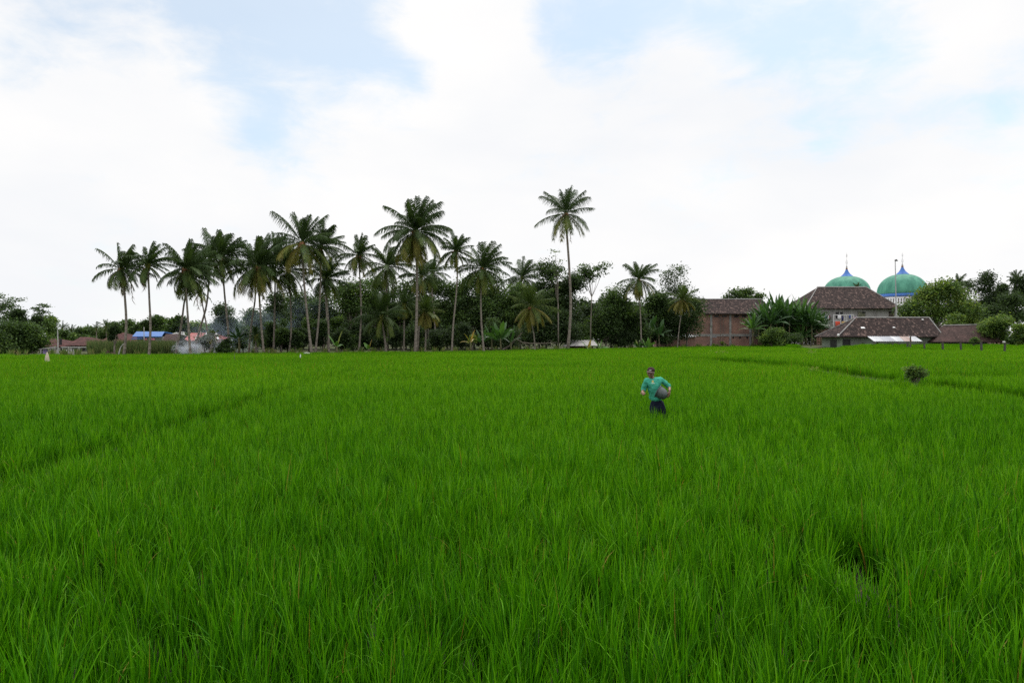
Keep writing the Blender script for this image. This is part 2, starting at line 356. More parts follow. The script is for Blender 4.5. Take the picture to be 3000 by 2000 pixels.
sx = np.where(big, 1.0, PT[:, 2]); attr('scl', 'FLOAT_VECTOR', np.stack([sx, sx, PT[:, 2]], 1).astype(np.float32)); attr('pick', 'INT', pk)
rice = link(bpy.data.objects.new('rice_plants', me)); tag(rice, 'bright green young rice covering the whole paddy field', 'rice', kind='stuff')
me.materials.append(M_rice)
ng = bpy.data.node_groups.new('rice_scatter', 'GeometryNodeTree')
ng.interface.new_socket('Geometry', in_out='INPUT', socket_type='NodeSocketGeometry'); ng.interface.new_socket('Geometry', in_out='OUTPUT', socket_type='NodeSocketGeometry')
gi = ng.nodes.new('NodeGroupInput'); go = ng.nodes.new('NodeGroupOutput'); ip = ng.nodes.new('GeometryNodeInstanceOnPoints')
ci = ng.nodes.new('GeometryNodeCollectionInfo'); ci.inputs['Collection'].default_value = tcol; ci.inputs['Separate Children'].default_value = True; ci.inputs['Reset Children'].default_value = True
def na(nm, typ):
    n_ = ng.nodes.new('GeometryNodeInputNamedAttribute'); n_.data_type = typ; n_.inputs['Name'].default_value = nm; return n_.outputs['Attribute']
ng.links.new(gi.outputs[0], ip.inputs['Points']); ng.links.new(ci.outputs[0], ip.inputs['Instance']); ip.inputs['Pick Instance'].default_value = True
ng.links.new(na('pick', 'INT'), ip.inputs['Instance Index']); ng.links.new(na('rot', 'FLOAT_VECTOR'), ip.inputs['Rotation']); ng.links.new(na('scl', 'FLOAT_VECTOR'), ip.inputs['Scale'])
ng.links.new(ip.outputs[0], go.inputs[0])
md = rice.modifiers.new('scatter', 'NODES'); md.node_group = ng
print('rice points', n)
#PART2

# ------------------------------------------------------------------ verge along the far edge
M_verge = mat('verge_grass', W, 0.7, 0.2, (.75, .8, .7), 0.3, 4, coords='World', trans=0.3, tint=[(0, (.05, .11, .02)), (.6, (.10, .17, .03)), (1, (.26, .22, .09))])
def grass_blades(mb, pts, h, w, tlo=0, thi=1, bend=.35):
    n = len(pts); a = rng.uniform(0, 2 * math.pi, n); hh = h * rng.uniform(.5, 1.2, n)
    dx = np.cos(a) * hh * bend * rng.uniform(.1, 1, n); dy = np.sin(a) * hh * bend * .5
    f = rng.uniform(0, math.pi, n); fx = np.cos(f) * w; fy = np.sin(f) * w
    p = np.asarray(pts, float)
    z0 = p[:, 2]
    V = np.stack([np.stack([p[:, 0] - fx, p[:, 1] - fy, z0], 1), np.stack([p[:, 0] + fx, p[:, 1] + fy, z0], 1),
                  np.stack([p[:, 0] + dx * .4 + fx * .8, p[:, 1] + dy * .4 + fy * .8, z0 + hh * .6], 1), np.stack([p[:, 0] + dx * .4 - fx * .8, p[:, 1] + dy * .4 - fy * .8, z0 + hh * .6], 1),
                  np.stack([p[:, 0] + dx, p[:, 1] + dy, z0 + hh], 1)], 1).reshape(-1, 3)
    b = mb.n; mb.v.append(V); mb.n += len(V); i = np.arange(n)[:, None] * 5 + b
    mb.f += [tuple(r) for r in (i + np.array([[0, 1, 2, 3]])).tolist()] + [tuple(r) for r in (i + np.array([[3, 2, 4]])).tolist()]
    mb.t.append(np.repeat(rng.uniform(tlo, thi, n), 5))
mb = MB(); px_ = rng.uniform(-100, 2300, 16000); D_ = edge_D(px_) + rng.uniform(.2, 3.5, 16000)
ph = np.array([0.5 + mnoise.noise((float(q) * .02, 0, 3)) for q in px_])
grass_blades(mb, np.stack([(px_ - 1500) / 2000 * D_, D_, np.zeros(16000)], 1)[ph > .25], .50, .05)
sel = np.array([mnoise.noise((float(q) * .05, 7, 3)) for q in px_]) > .12
grass_blades(mb, np.stack([(px_ - 1500) / 2000 * D_, D_ + 1, np.zeros(16000)], 1)[sel], .95, .06, .2, 1, .5)
tag(mb.build('verge_grass', M_verge), 'rough yellowish grass along the far bank of the paddy', 'grass', kind='stuff')

# ------------------------------------------------------------------ palms
def trunk_pts(path, D, n=14):
    pts = [P(x, y, D) for (x, y) in path]
    b = pts[0].copy(); b.z = 0; pts[0] = b
    out = []; L = len(pts)
    for k in range(n):
        t = k / (n - 1) * (L - 1); i = min(int(t), L - 2); f = t - i
        p0, p1, p2, p3 = pts[max(i - 1, 0)], pts[i], pts[i + 1], pts[min(i + 2, L - 1)]
        out.append(0.5 * ((2 * p1) + (p2 - p0) * f + (2 * p0 - 5 * p1 + 4 * p2 - p3) * f * f + (3 * p1 - p0 - 3 * p2 + p3) * f ** 3))
    return out
def fronds(mb, c, Lm, nf, wind=.25, yel=.2, up=.45, droop=1.0, dens=34, elo=-62, ragged=0.0, hang=.9, bt=0.0):
    ga = 2.39996; a0 = rng.uniform(0, 6.28)
    nf = int(nf * 1.32)
    for i in range(nf):
        u = (i + .5) / nf
        e0 = R(88 - (88 - elo) * u ** 1.15)
        az = a0 + i * ga + rng.normal() * .3; e0 += rng.normal() * .09
        L = Lm * (0.84 + .22 * math.sin(math.pi * min(1, u * 1.1))) * rng.uniform(.80, 1.12)
        old = u; tb = bt + 0.18 + .40 * u * u + rng.normal() * .06 + (yel * rng.uniform(.3, 1.4) if u > .66 else 0)
        bend = (0.16 + 1.0 * math.cos(e0)) * droop * rng.uniform(.75, 1.2)
        ns = 12; p = np.array(c, float); pts = [p.copy()]; T = []
        for k in range(ns):
            t = (k + .5) / ns; e = e0 - bend * t ** 1.25
            d = np.array([math.cos(e) * math.cos(az), math.cos(e) * math.sin(az), math.sin(e)])
            d += np.array([wind * (.3 + 1.5 * t), 0, -.10 * wind]) * (0.35 + .65 * max(0, math.sin(e0))); d /= np.linalg.norm(d)
            T.append(d); p = p + d * L / ns; pts.append(p.copy())
        pts = np.array(pts); T.append(T[-1]); T = np.array(T)
        mb.tube([tuple(q) for q in pts[::3]], [.055, .045, .035, .025, .012][:len(pts[::3])], n=4, cap=False, tint=min(1, tb + .12))
        nl = int(dens * 1.35 * L / 4.2); tj = (np.arange(nl) + .5) / nl * .88 + .12
        for sd_ in (-1, 1):
            tq = np.clip(tj + rng.normal(size=nl) * .006, 0, .999); f = tq * ns; i0 = f.astype(int); fr = (f - i0)[:, None]
            p0 = pts[i0] * (1 - fr) + pts[i0 + 1] * fr; tg = T[i0]
            side = np.cross(tg, np.array([0, 0, 1.0])); nn = np.linalg.norm(side, axis=1)[:, None]
            side = np.where(nn > .15, side / np.maximum(nn, 1e-3), np.array([-math.sin(az), math.cos(az), 0])) * sd_
            ll = L * .33 * (np.sin(np.pi * np.clip(.10 + tq * .83, 0, 1)) ** .7 + .12) * rng.uniform(.82, 1.12, nl)
            if ragged: ll *= np.where(rng.uniform(size=nl) < ragged, rng.uniform(.15, .6, nl), 1)
            d1 = side * .60 + tg * .70 + np.array([wind * .35, 0, -.12]); d1 /= np.linalg.norm(d1, axis=1)[:, None]
            d2 = side * .22 + tg * .40 + np.array([wind * .7, 0, -hang]) + rng.normal(size=(nl, 3)) * .17; d2 /= np.linalg.norm(d2, axis=1)[:, None]
            q1 = p0 + d1 * ll[:, None] * .45; q2 = q1 + d2 * ll[:, None] * .55
            w = tg * .042
            V = np.stack([p0 - w, p0 + w, q1 + w * .9, q1 - w * .9, q2], 1).reshape(-1, 3)
            b = mb.n; mb.v.append(V); mb.n += len(V); ix = np.arange(nl)[:, None] * 5 + b
            mb.f += [tuple(r) for r in (ix + np.array([[0, 1, 2, 3]])).tolist()] + [tuple(r) for r in (ix + np.array([[3, 2, 4]])).tolist()]
            tl = np.clip(tb * .85 + rng.normal(size=nl) * .07 + (.10 * yel * 3 * (tq > .7) if u > .6 else 0), 0, .86); mb.t.append(np.repeat(tl, 5))
def palm(label, D, path, Rpx, nf=26, wind=.25, yel=.2, nuts=0, dead=0, rad=.17, group=None, cat='palm tree', **kw):
    pts = trunk_pts(path, D); sc = D / 2000
    t = empty('palm_tree', (pts[0].x, pts[0].y, 0), label, cat, group)
    n = len(pts); rr = [rad * .82 * (1.0 - .38 * k / (n - 1)) * (1.35 if k == 0 else 1.1 if k == 1 else 1) for k in range(n)]
    top = pts[-1]
    mb = MB().tube(pts, rr, n=9); mb.build('trunk', M_trunk, t, smooth=True)
    mb = MB(); fronds(mb, (top.x, top.y, top.z), Rpx * sc * 1.0, nf, wind, yel, **kw)
    for k in range(5):   # fibrous crown base
        a = k * 1.26; mb.tube([top + Vector((0, 0, -.5)), top + Vector((math.cos(a) * .22, math.sin(a) * .22, .25))], [.2, .08], n=5, tint=.8)
    mb.build('crown', M_palm, t)
    if nuts:
        mb = MB()
        for k in range(nuts):
            a = rng.uniform(0, 6.28); r = rng.uniform(.12, .42); mb.ball((top.x + r * math.cos(a), top.y - abs(r * math.sin(a)), top.z - rng.uniform(.0, .42)), .19, 7, 5, (1, 1, 1.15))
        mb.build('coconut_cluster', M_nut, t, smooth=True)
    for k in range(dead):
        mb = MB(); a = rng.uniform(math.pi, 2 * math.pi); L = Rpx * sc * rng.uniform(.75, 1.05)
        p0 = top + Vector((math.cos(a) * .3, math.sin(a) * .3, -.2)); pp = [p0, p0 + Vector((math.cos(a) * .5, math.sin(a) * .4, -.15)) , p0 + Vector((math.cos(a) * .9, math.sin(a) * .5, -L * .5)), p0 + Vector((math.cos(a) * .8 + .2, math.sin(a) * .5, -L))]
        mb.tube(pp, [.05, .05, .04, .02], n=4)
        for q in range(40):
            f = rng.uniform(.3, 1) * 3; i = min(int(f), 2); c = pp[i].lerp(pp[i + 1], f - i); s = rng.choice([-1, 1])
            e = c + Vector((s * rng.uniform(.1, .35), rng.normal() * .1, -rng.uniform(.3, .6)))
            mb.add([tuple(c), tuple(c + Vector((0, 0, -.07))), tuple(e)], [(0, 1, 2)])
        mb.build('dead_frond', M_dead, t)
    return t
palm('leftmost tall coconut palm, its trunk bowed, fronds swept to the right', 70, [(362, 1038), (370, 960), (367, 880), (361, 830), (355, 790)], 88, 24, .38, .25, nuts=5, dead=1, rad=.165, up=.5)
palm('slim straight coconut palm second from the left of the row', 70, [(436, 1037), (441, 960), (438, 880), (434, 779)], 74, 22, .40, .15, dead=1, rad=.16, up=.35)
palm('bushy coconut palm with orange nuts, third from the left of the row', 71, [(558, 1034), (552, 950), (547, 870), (546, 790)], 100, 28, .35, .15, nuts=12, rad=.15, up=.4)
palm('palm on a trunk leaning right, crossing behind the third palm', 74, [(512, 1035), (530, 960), (541, 880), (556, 812)], 84, 22, .3, .2, rad=.15)
palm('coconut palm with a drooping crown above the smoke, pale grey trunk', 79, [(672, 1032), (668, 960), (658, 860), (651, 757)], 92, 28, .40, .3, nuts=5, rad=.165, up=.3)
palm('palm on a long trunk leaning far right beside the red roof', 80, [(566, 1032), (584, 970), (604, 900), (612, 830), (616, 752)], 84, 24, .3, .25, rad=.16, up=.35)
palm('small half bare palm with hanging withered fronds behind the leaning trunk', 88, [(617, 1031), (606, 960), (596, 905), (586, 858)], 46, 12, .1, .6, dead=1, rad=.13, elo=-75, ragged=.5)
palm('broad low crowned coconut palm with wide arching fronds, yellow tips beneath', 79, [(774, 1032), (766, 960), (760, 870), (755, 784)], 108, 30, .32, .55, nuts=8, rad=.165, up=.45)
palm('shaded palm tucked just behind the broad arching palm', 84, [(728, 1030), (738, 940), (748, 870), (745, 796)], 84, 20, .3, .4, rad=.15)
palm('thin trunked palm rising behind the broad arching palm to its right', 85, [(801, 1031), (804, 940), (806, 840), (808, 742)], 66, 22, .3, .1, rad=.15, up=.3)
palm('palm with a long skirt of hanging fronds and a kinked slim trunk', 85, [(846, 1032), (853, 970), (851, 880), (844, 795)], 84, 26, .25, .2, rad=.14, elo=-78, droop=1.25)
palm('tall coconut palm with brown nut cluster, trunk curving right to its foot', 79, [(914, 1032), (902, 940), (893, 850), (888, 780), (886, 714)], 106, 25, .22, .5, nuts=22, rad=.18, up=.3)
palm('palm beside the nut laden one, its trunk slanting the other way', 82, [(923, 1030), (934, 930), (939, 830), (940, 724)], 78, 24, .38, .25, nuts=3, rad=.16, up=.35)
palm('short dark palm in the shade between the two slanting trunks and the slender palm', 85, [(964, 1029), (962, 950), (958, 880), (959, 818)], 74, 26, .1, .12, rad=.16)
palm('pale trunked palm behind the dark short one', 97, [(960, 1026), (958, 930), (953, 850), (950, 790)], 60, 16, .2, .3, rad=.16)
palm('slender coconut palm standing clear of its neighbours, neat open crown', 85, [(1051, 1029), (1058, 930), (1056, 840), (1050, 750)], 72, 24, .22, .3, nuts=3, dead=1, rad=.15, up=.4)
palm('dark palm half hidden left of the tallest clump palm', 96, [(1136, 1026), (1135, 940), (1133, 860), (1135, 784)], 82, 24, .18, .15, rad=.2, up=.35)
palm('large coconut palm with thick pale trunk and dense yellow edged skirt', 86, [(1216, 1029), (1220, 940), (1222, 850), (1221, 770), (1218, 680)], 112, 40, .16, .65, nuts=8, rad=.235, up=.42, elo=-78, dens=40)
palm('palm standing in the shadow right behind the thick trunk', 100, [(1224, 1025), (1228, 930), (1230, 860), (1234, 812)], 66, 18, .2, .35, rad=.17, dead=1)
palm('grey fronded palm far behind, right of the thick trunk', 120, [(1280, 1018), (1272, 920), (1266, 860), (1268, 802)], 64, 20, .1, .1, rad=.18)
palm('slender palm with pale trunk leaning right, small star shaped crown', 87, [(1323, 1028), (1328, 950), (1336, 870), (1340, 800), (1336, 738)], 64, 24, .2, .3, rad=.15, up=.4, nuts=2)
palm('wide crowned palm with long arching fronds and speckled trunk', 89, [(1418, 1026), (1410, 940), (1409, 860), (1414, 789)], 92, 27, .26, .2, nuts=5, rad=.17, up=.33)
palm('palm top showing behind the forest, left of the dark round tree', 125, [(1524, 1018), (1526, 930), (1528, 860), (1529, 815)], 72, 22, .2, .1, rad=.2, up=.3)
palm('low yellow green palm standing in front of the dark trees', 98, [(1568, 1024), (1564, 980), (1557, 940), (1555, 900)], 78, 24, .05, .55, rad=.13, up=.2, nuts=2, droop=.8, bt=.33)
palm('tallest palm, standing alone with a ragged star crown', 104, [(1663, 1021), (1672, 910), (1668, 790), (1661, 690), (1657, 627)], 94, 23, .05, .30, nuts=6, dead=2, rad=.27, up=.45, bt=-.08, dens=36, ragged=.25, droop=.75)
palm('solitary palm between the round trees near the brick barn', 118, [(1879, 1017), (1877, 940), (1874, 880), (1871, 820)], 68, 26, .12, .35, nuts=3, dead=1, rad=.16, up=.45, elo=-80, bt=.12)
palm('small yellow fringed palm before the leafy tree beside the brick barn', 126, [(1984, 1012), (1990, 960), (1996, 915), (1998, 879)], 54, 20, .1, .7, rad=.13, up=.2, dead=1, bt=.33)
palm('squat bushy palm at the paddy edge left of the thick trunk', 86, [(1131, 1030), (1128, 1000), (1122, 960), (1118, 928)], 82, 22, .05, .15, rad=.19, up=.2)
palm('young palm with drooping fronds between bushy palm and thick trunk', 90, [(1182, 1028), (1184, 980), (1184, 930), (1184, 893)], 52, 20, .05, .3, rad=.15, up=.25)
palm('young yellow tipped palm just right of the thick trunk', 92, [(1245, 1028), (1247, 990), (1247, 950), (1246, 915)], 58, 24, .05, .55, rad=.17, up=.25, bt=.33)
palm('dwarf palm with drooping dark crown near the smoke', 80, [(748, 1032), (750, 1015), (750, 1000), (750, 985)], 34, 18, .05, .1, rad=.16)
palm('little round crowned palm on a stout pale stem before the red roof', 82, [(618, 1032), (620, 1010), (622, 995), (622, 988)], 24, 22, .0, .5, rad=.17, bt=.33)
for (x, y, r_, D) in [(183, 962, 24, 190), (208, 966, 20, 200), (226, 972, 18, 200), (282, 963, 22, 190), (311, 958, 26, 180), (447, 950, 24, 190), (500, 955, 24, 200), (378, 968, 20, 210), (148, 965, 22, 180), (722, 930, 30, 150), (400, 965, 18, 220)]:
    palm('distant hazy coconut palm in the treeline behind the village roofs', D, [(x + 2, 1006), (x + 1, 985), (x, y)], r_, 16, .1, .05, rad=.22, group='distant palms behind the village', dens=20)
palm('palm poking above the airy tree right of the domes', 165, [(2810, 1010), (2810, 900), (2808, 832)], 34, 18, .05, .05, rad=.2)
palm('palm with thin drooping fronds at the right edge', 160, [(2979, 1010), (2980, 900), (2977, 818)], 30, 16, -.1, .05, rad=.2)
palm('yellow green palm tip behind the clothesline house ridge', 185, [(2508, 1005), (2509, 900), (2510, 845)], 20, 16, 0, .6, rad=.2)

# ------------------------------------------------------------------ broadleaf trees
def tree(label, D, cx, cy, w, h, base=None, n=2600, leaf=.22, tint=(.1, .6), nb=9, clump=.55, cl=70, layered=False, group=None, name='leafy_tree', cat='tree', tr=.16, bare=.0, blobs=None, seedtrunk=True):
    """crown box centred (cx,cy), w x h in photo units at distance D"""
    n = int(n * (1.3 if clump < .5 or layered or n < 700 else 2.6)); cl = int(cl * (1.5 if clump >= .5 else 1)); sc = D / 2000; c = P(cx, cy, D); Wm, Hm = w * sc, h * sc
    bx = ((base if base is not None else cx) - 1500) * sc
    t = empty(name, (bx, D, 0), label, cat, group)
    B = []
    for i in range(nb):
        if layered:
            zf = -.5 + (i + .5) / nb; rx = Wm * rng.uniform(.22, .38); B.append((c.x + rng.uniform(-.28, .28) * Wm, D + rng.uniform(-.25, .25) * Wm, c.z + zf * Hm, rx, rx, Hm * .05))
        else:
            a = rng.uniform(0, 6.28); q = math.sqrt(rng.uniform()); zf = rng.uniform(-.34, .34); k = math.sqrt(max(.05, 1 - (zf * 1.9) ** 2))
            rb = rng.uniform(.17, .27) * min(Wm, Hm * 1.3)
            B.append((c.x + math.cos(a) * q * k * (Wm * .5 - rb * .8), D + math.sin(a) * q * k * (Wm * .42 - rb * .6), c.z + zf * Hm, rb, rb, rb * .8))
    if blobs: B = [(P(x_, y_, D).x, D + rng.uniform(-.5, .5) * r_ * sc, P(x_, y_, D).z, r_ * sc, r_ * sc, r_ * sc * .8) for (x_, y_, r_) in blobs]
    # limbs
    mb = MB(); zb = max(c.z - Hm * .42, .3); r0 = max(.09, Wm * tr * .13)
    fork = Vector((bx * .6 + c.x * .4, D, max(.5, zb * .75)))
    mb.tube([Vector((bx, D, 0)), Vector((bx * .85 + c.x * .15, D, fork.z * .5)), fork], [r0 * 1.3, r0, r0 * .85], n=7)
    for (x_, y_, z_, rx, ry, rz_) in B:
        mid = fork.lerp(Vector((x_, y_, z_)), .5) + Vector((rng.normal() * .1, rng.normal() * .1, -.08 * Hm))
        mb.tube([fork, mid, Vector((x_, y_, z_))], [r0 * .5, r0 * .3, r0 * .12], n=5, cap=False)
    mb.build('trunk', M_bark, t, smooth=True)
    # leaves gathered in clumps through the crown
    Bm = np.array(B); pr = Bm[:, 3] * Bm[:, 4]; pr /= pr.sum(); k = rng.choice(len(B), cl, p=pr)
    d = rng.normal(size=(cl, 3)); d /= np.linalg.norm(d, axis=1)[:, None]; rr = rng.uniform(.35, 1.08, cl)[:, None]
    cc = Bm[k, :3] + d * rr * Bm[k, 3:6]; ctint = rng.uniform(tint[0], tint[1], cl)
    j = rng.integers(0, cl, n); sg = clump * Bm[:, 3].mean() * .85
    pos = cc[j] + rng.normal(size=(n, 3)) * sg * np.array([1, 1, .28 if layered else .7])
    pos[:, 2] = np.maximum(pos[:, 2], .15)
    leaf *= .8
    mb = MB(); quadcloud(mb, pos, leaf, tint=np.clip(ctint[j] + rng.normal(size=n) * .12, 0, 1)); mb.build('crown', M_leaf, t)
    return t
# left wood
tree('dense low tree filling the left end of the paddy edge', 78, 12, 985, 120, 108, n=4200, leaf=.17, tint=(.2, .6), cl=130, nb=14)
tree('dense rounded tree between the left edge tree and the lilac hut', 80, 84, 990, 96, 88, n=3600, leaf=.17, tint=(.25, .7), cl=110, nb=12)
tree('dark domed tree rising above the left edge thicket', 100, 52, 936, 66, 72, n=2600, leaf=.2, tint=(0, .3))
tree('tall tree with flat layered sparse crown at the far left', 120, 22, 905, 84, 84, n=1500, leaf=.22, tint=(.2, .55), layered=True, nb=9, cl=60)
tree('dark open tree left of the tall hut pole', 120, 104, 948, 46, 68, n=1400, leaf=.24, tint=(0, .3))
tree('airy treetop of thin twigs above the hut pole', 130, 122, 906, 40, 34, base=118, n=420, leaf=.22, tint=(.2, .5), layered=True, nb=6)
tree('pale hazy tree spreading behind the hut pole', 160, 150, 952, 54, 56, n=1300, leaf=.32, tint=(.45, .8))
for (x, y, w, h, D, ti) in [(175, 985, 60, 46, 170, .35), (205, 990, 50, 40, 180, .5), (240, 985, 60, 52, 200, .45), (270, 975, 50, 50, 210, .6), (305, 980, 56, 50, 200, .55), (340, 966, 50, 56, 200, .45), (372, 960, 56, 60, 210, .5), (405, 968, 48, 50, 200, .4), (432, 962, 44, 56, 190, .35), (470, 952, 60, 62, 190, .5), (505, 955, 52, 66, 180, .45), (535, 952, 40, 70, 180, .3), (568, 968, 56, 50, 190, .85), (600, 970, 50, 44, 190, .8), (250, 1000, 60, 30, 150, .3), (160, 1005, 60, 30, 140, .35), (690, 985, 70, 60, 150, .4), (740, 960, 80, 90, 140, .35), (790, 975, 70, 80, 130, .4)]:
    tree('hazy green tree in the distant treeline behind the village roofs', D, x, y, w, h, n=1300, leaf=.4, tint=(max(0, ti - .25), ti + .2), nb=7, cl=50, group='distant treeline trees')
tree('broad bushy tree behind the smoke, right of the red roof', 112, 655, 935, 92, 92, n=2800, leaf=.22, tint=(.05, .4), cl=90)
tree('small dark tree on a twisted stem at the paddy edge by the leftmost palm', 71, 335, 972, 38, 56, base=335, n=900, leaf=.15, tint=(.0, .35), nb=7, cl=34)
tree('dark shrub veiled by the smoke at the foot of the drooping palm', 76, 660, 1012, 46, 40, n=900, leaf=.15, tint=(.1, .4), name='shrub', cat='shrub', nb=6, cl=30)
tree('bluish shrub behind the leaning trunk and smoke', 84, 600, 1006, 56, 44, n=900, leaf=.17, tint=(.1, .35), name='shrub', cat='shrub', nb=6, cl=30)
tree('round dark shrub left of the smoke', 80, 532, 1006, 26, 48, n=700, leaf=.15, tint=(.0, .3), name='shrub', cat='shrub', nb=5, cl=24)
tree('broken canopied tree seen through the palm trunks', 100, 822, 905, 80, 110, n=1300, leaf=.2, tint=(0, .35), cl=50)
# forest behind the palms
for (x, y, w, h, D, a, b, lab) in [
    (880, 900, 110, 120, 125, .05, .35, 'smoke hazed dark tree behind the nut laden palm'), (950, 910, 100, 130, 120, 0, .3, 'dark tree filling the gap behind the short dark palm'),
    (1030, 880, 120, 150, 118, .1, .55, 'tree with a bright green top behind the slender palm'), (1100, 880, 120, 160, 122, 0, .35, 'dark spreading tree behind the squat bushy palm'),
    (1175, 890, 120, 150, 124, .05, .4, 'shaded tree left behind the thick trunk'), (1255, 880, 120, 150, 126, 0, .35, 'shaded tree right behind the thick trunk'),
    (1320, 885, 110, 150, 124, .1, .45, 'mid green tree behind the star crowned palm'), (1385, 880, 120, 160, 122, 0, .4, 'dull green tree behind the wide crowned palm'),
    (1450, 870, 120, 170, 120, .1, .5, 'olive tree behind the banana clump'), (1515, 890, 100, 130, 118, .05, .5, 'green topped tree behind the low yellow palm'),
    (1600, 840, 110, 165, 116, -.1, .22, 'large blackish domed tree left of the tallest palm'), (1665, 870, 110, 150, 118, -.1, .2, 'blackish tree right behind the tallest palm trunk'),
    (1580, 950, 130, 120, 112, -.1, .2, 'dark low tree behind the yellow palm trunk'), (1660, 955, 110, 100, 114, -.1, .2, 'dark low tree behind the tallest palm foot'),
    (1805, 880, 110, 120, 122, .1, .5, 'green tree with ragged top left of the solitary palm'), (1775, 945, 130, 110, 120, 0, .3, 'dense dark green bush tree between pale trunk and solitary palm'),
    (1850, 945, 110, 120, 124, 0, .35, 'dense dull tree behind the solitary palm trunk'), (1925, 900, 80, 90, 130, .05, .4, 'thin tree linking solitary palm and leafy tree')]:
    tree(lab, D, x, y, w, h, n=3000, leaf=.24, tint=(max(0, a + .06), b + .2), nb=11, cl=85)
tree('tall airy tree with pale trunk and open round crown right of the tallest palm', 112, 1740, 788, 104, 72, base=1729, n=1150, leaf=.22, tint=(.2, .6), nb=10, cl=60, clump=.35, tr=.12)
tree('nearly bare sapling like tree with long thin pale trunk', 108, 1634, 790, 46, 120, base=1636, n=170, leaf=.16, tint=(.4, .8), nb=9, cl=26, layered=True, tr=.25)
tree('open sparse crowned tree beside the brick barn', 134, 1984, 825, 118, 92, base=1990, n=1900, leaf=.22, tint=(.1, .45), nb=12, cl=90, clump=.4, tr=.1)
tree('dense dark green tree overlapping the brick barn', 131, 2012, 925, 118, 150, n=4200, leaf=.22, tint=(.05, .4), nb=14, cl=120)
# dark understorey
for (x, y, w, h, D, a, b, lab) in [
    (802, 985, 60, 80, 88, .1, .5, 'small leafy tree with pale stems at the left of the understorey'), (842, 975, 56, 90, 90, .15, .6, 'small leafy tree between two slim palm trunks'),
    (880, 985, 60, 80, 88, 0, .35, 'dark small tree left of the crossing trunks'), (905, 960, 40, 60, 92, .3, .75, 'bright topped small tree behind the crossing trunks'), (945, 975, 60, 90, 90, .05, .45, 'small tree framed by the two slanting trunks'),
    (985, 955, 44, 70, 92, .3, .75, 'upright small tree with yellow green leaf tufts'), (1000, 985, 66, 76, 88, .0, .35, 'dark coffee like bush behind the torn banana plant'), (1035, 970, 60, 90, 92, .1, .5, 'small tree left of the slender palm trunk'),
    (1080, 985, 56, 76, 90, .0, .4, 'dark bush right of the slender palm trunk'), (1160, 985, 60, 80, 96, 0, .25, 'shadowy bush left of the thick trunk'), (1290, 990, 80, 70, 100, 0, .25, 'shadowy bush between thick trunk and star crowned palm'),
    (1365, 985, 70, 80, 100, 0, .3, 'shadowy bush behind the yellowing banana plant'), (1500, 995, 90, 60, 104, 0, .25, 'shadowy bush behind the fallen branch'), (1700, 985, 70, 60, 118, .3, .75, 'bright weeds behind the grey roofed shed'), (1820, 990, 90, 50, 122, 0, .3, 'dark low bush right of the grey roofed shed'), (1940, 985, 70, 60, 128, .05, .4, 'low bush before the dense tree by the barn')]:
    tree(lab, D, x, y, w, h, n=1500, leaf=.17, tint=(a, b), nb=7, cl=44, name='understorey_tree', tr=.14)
# deep shade filler bushes far inside the grove
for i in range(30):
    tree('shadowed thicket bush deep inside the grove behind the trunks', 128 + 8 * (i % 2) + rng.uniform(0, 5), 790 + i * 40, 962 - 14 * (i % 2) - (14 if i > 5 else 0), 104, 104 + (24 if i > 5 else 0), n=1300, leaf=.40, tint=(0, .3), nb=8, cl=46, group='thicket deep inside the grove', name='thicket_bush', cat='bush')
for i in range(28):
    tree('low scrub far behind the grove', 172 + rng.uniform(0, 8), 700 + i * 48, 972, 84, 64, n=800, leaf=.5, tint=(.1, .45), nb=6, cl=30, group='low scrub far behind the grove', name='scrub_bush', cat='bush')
for (x, y_, w, h, D, a, b, lab) in [(712, 990, 60, 66, 92, .1, .5, 'small tree before the grey gabled house'), (755, 975, 60, 90, 98, .05, .5, 'bushy small tree under the broad arching palm'), (785, 988, 56, 66, 90, .1, .55, 'leafy small tree right of the dwarf palm'), (825, 988, 50, 60, 86, .15, .7, 'fresh green small tree at the foot of two slim trunks'),
    (866, 992, 50, 54, 86, .1, .5, 'low tree beside the kinked slim trunk'), (1015, 995, 60, 54, 88, .1, .6, 'low leafy tree right of the torn banana plant'), (1105, 995, 60, 54, 92, .1, .5, 'low leafy tree behind the squat bushy palm'), (1220, 985, 80, 80, 104, .05, .45, 'leafy tree behind the foot of the thick trunk'), (1330, 985, 80, 80, 104, .1, .5, 'leafy tree behind the foot of the star crowned palm'), (1455, 975, 80, 90, 106, .1, .5, 'leafy tree directly behind the banana clump')]:
    tree(lab, D, x, y_, w, h, n=1600, leaf=.18, tint=(a, b), nb=8, cl=46, name='understorey_tree', tr=.14)
# right side
tree('rounded tree showing over the brick barn ridge', 190, 2172, 868, 112, 44, n=1500, leaf=.35, tint=(.3, .65), cl=60, blobs=[(2150, 862, 14), (2170, 860, 16), (2190, 858, 15), (2205, 870, 12), (2135, 870, 12), (2225, 866, 11), (2180, 880, 20)])
tree('large bright green tree right of the clothesline house', 138, 2745, 890, 205, 125, n=7000, leaf=.30, tint=(.35, .95), nb=18, cl=150, clump=.6, blobs=[(2662, 918, 22), (2690, 898, 24), (2722, 872, 24), (2755, 853, 27), (2790, 858, 27), (2825, 885, 28), (2850, 912, 24), (2740, 910, 36), (2790, 910, 38), (2700, 930, 28), (2840, 940, 22), (2768, 838, 15), (2728, 856, 14)])
tree('small rounded tree on a thin stem before the big green tree', 122, 2795, 945, 56, 66, n=1500, leaf=.2, tint=(.5, 1), nb=7, cl=46)
tree('airy grey green tree above the big green tree', 175, 2828, 850, 60, 64, n=900, leaf=.28, tint=(.05, .35), nb=8, cl=50, clump=.4)
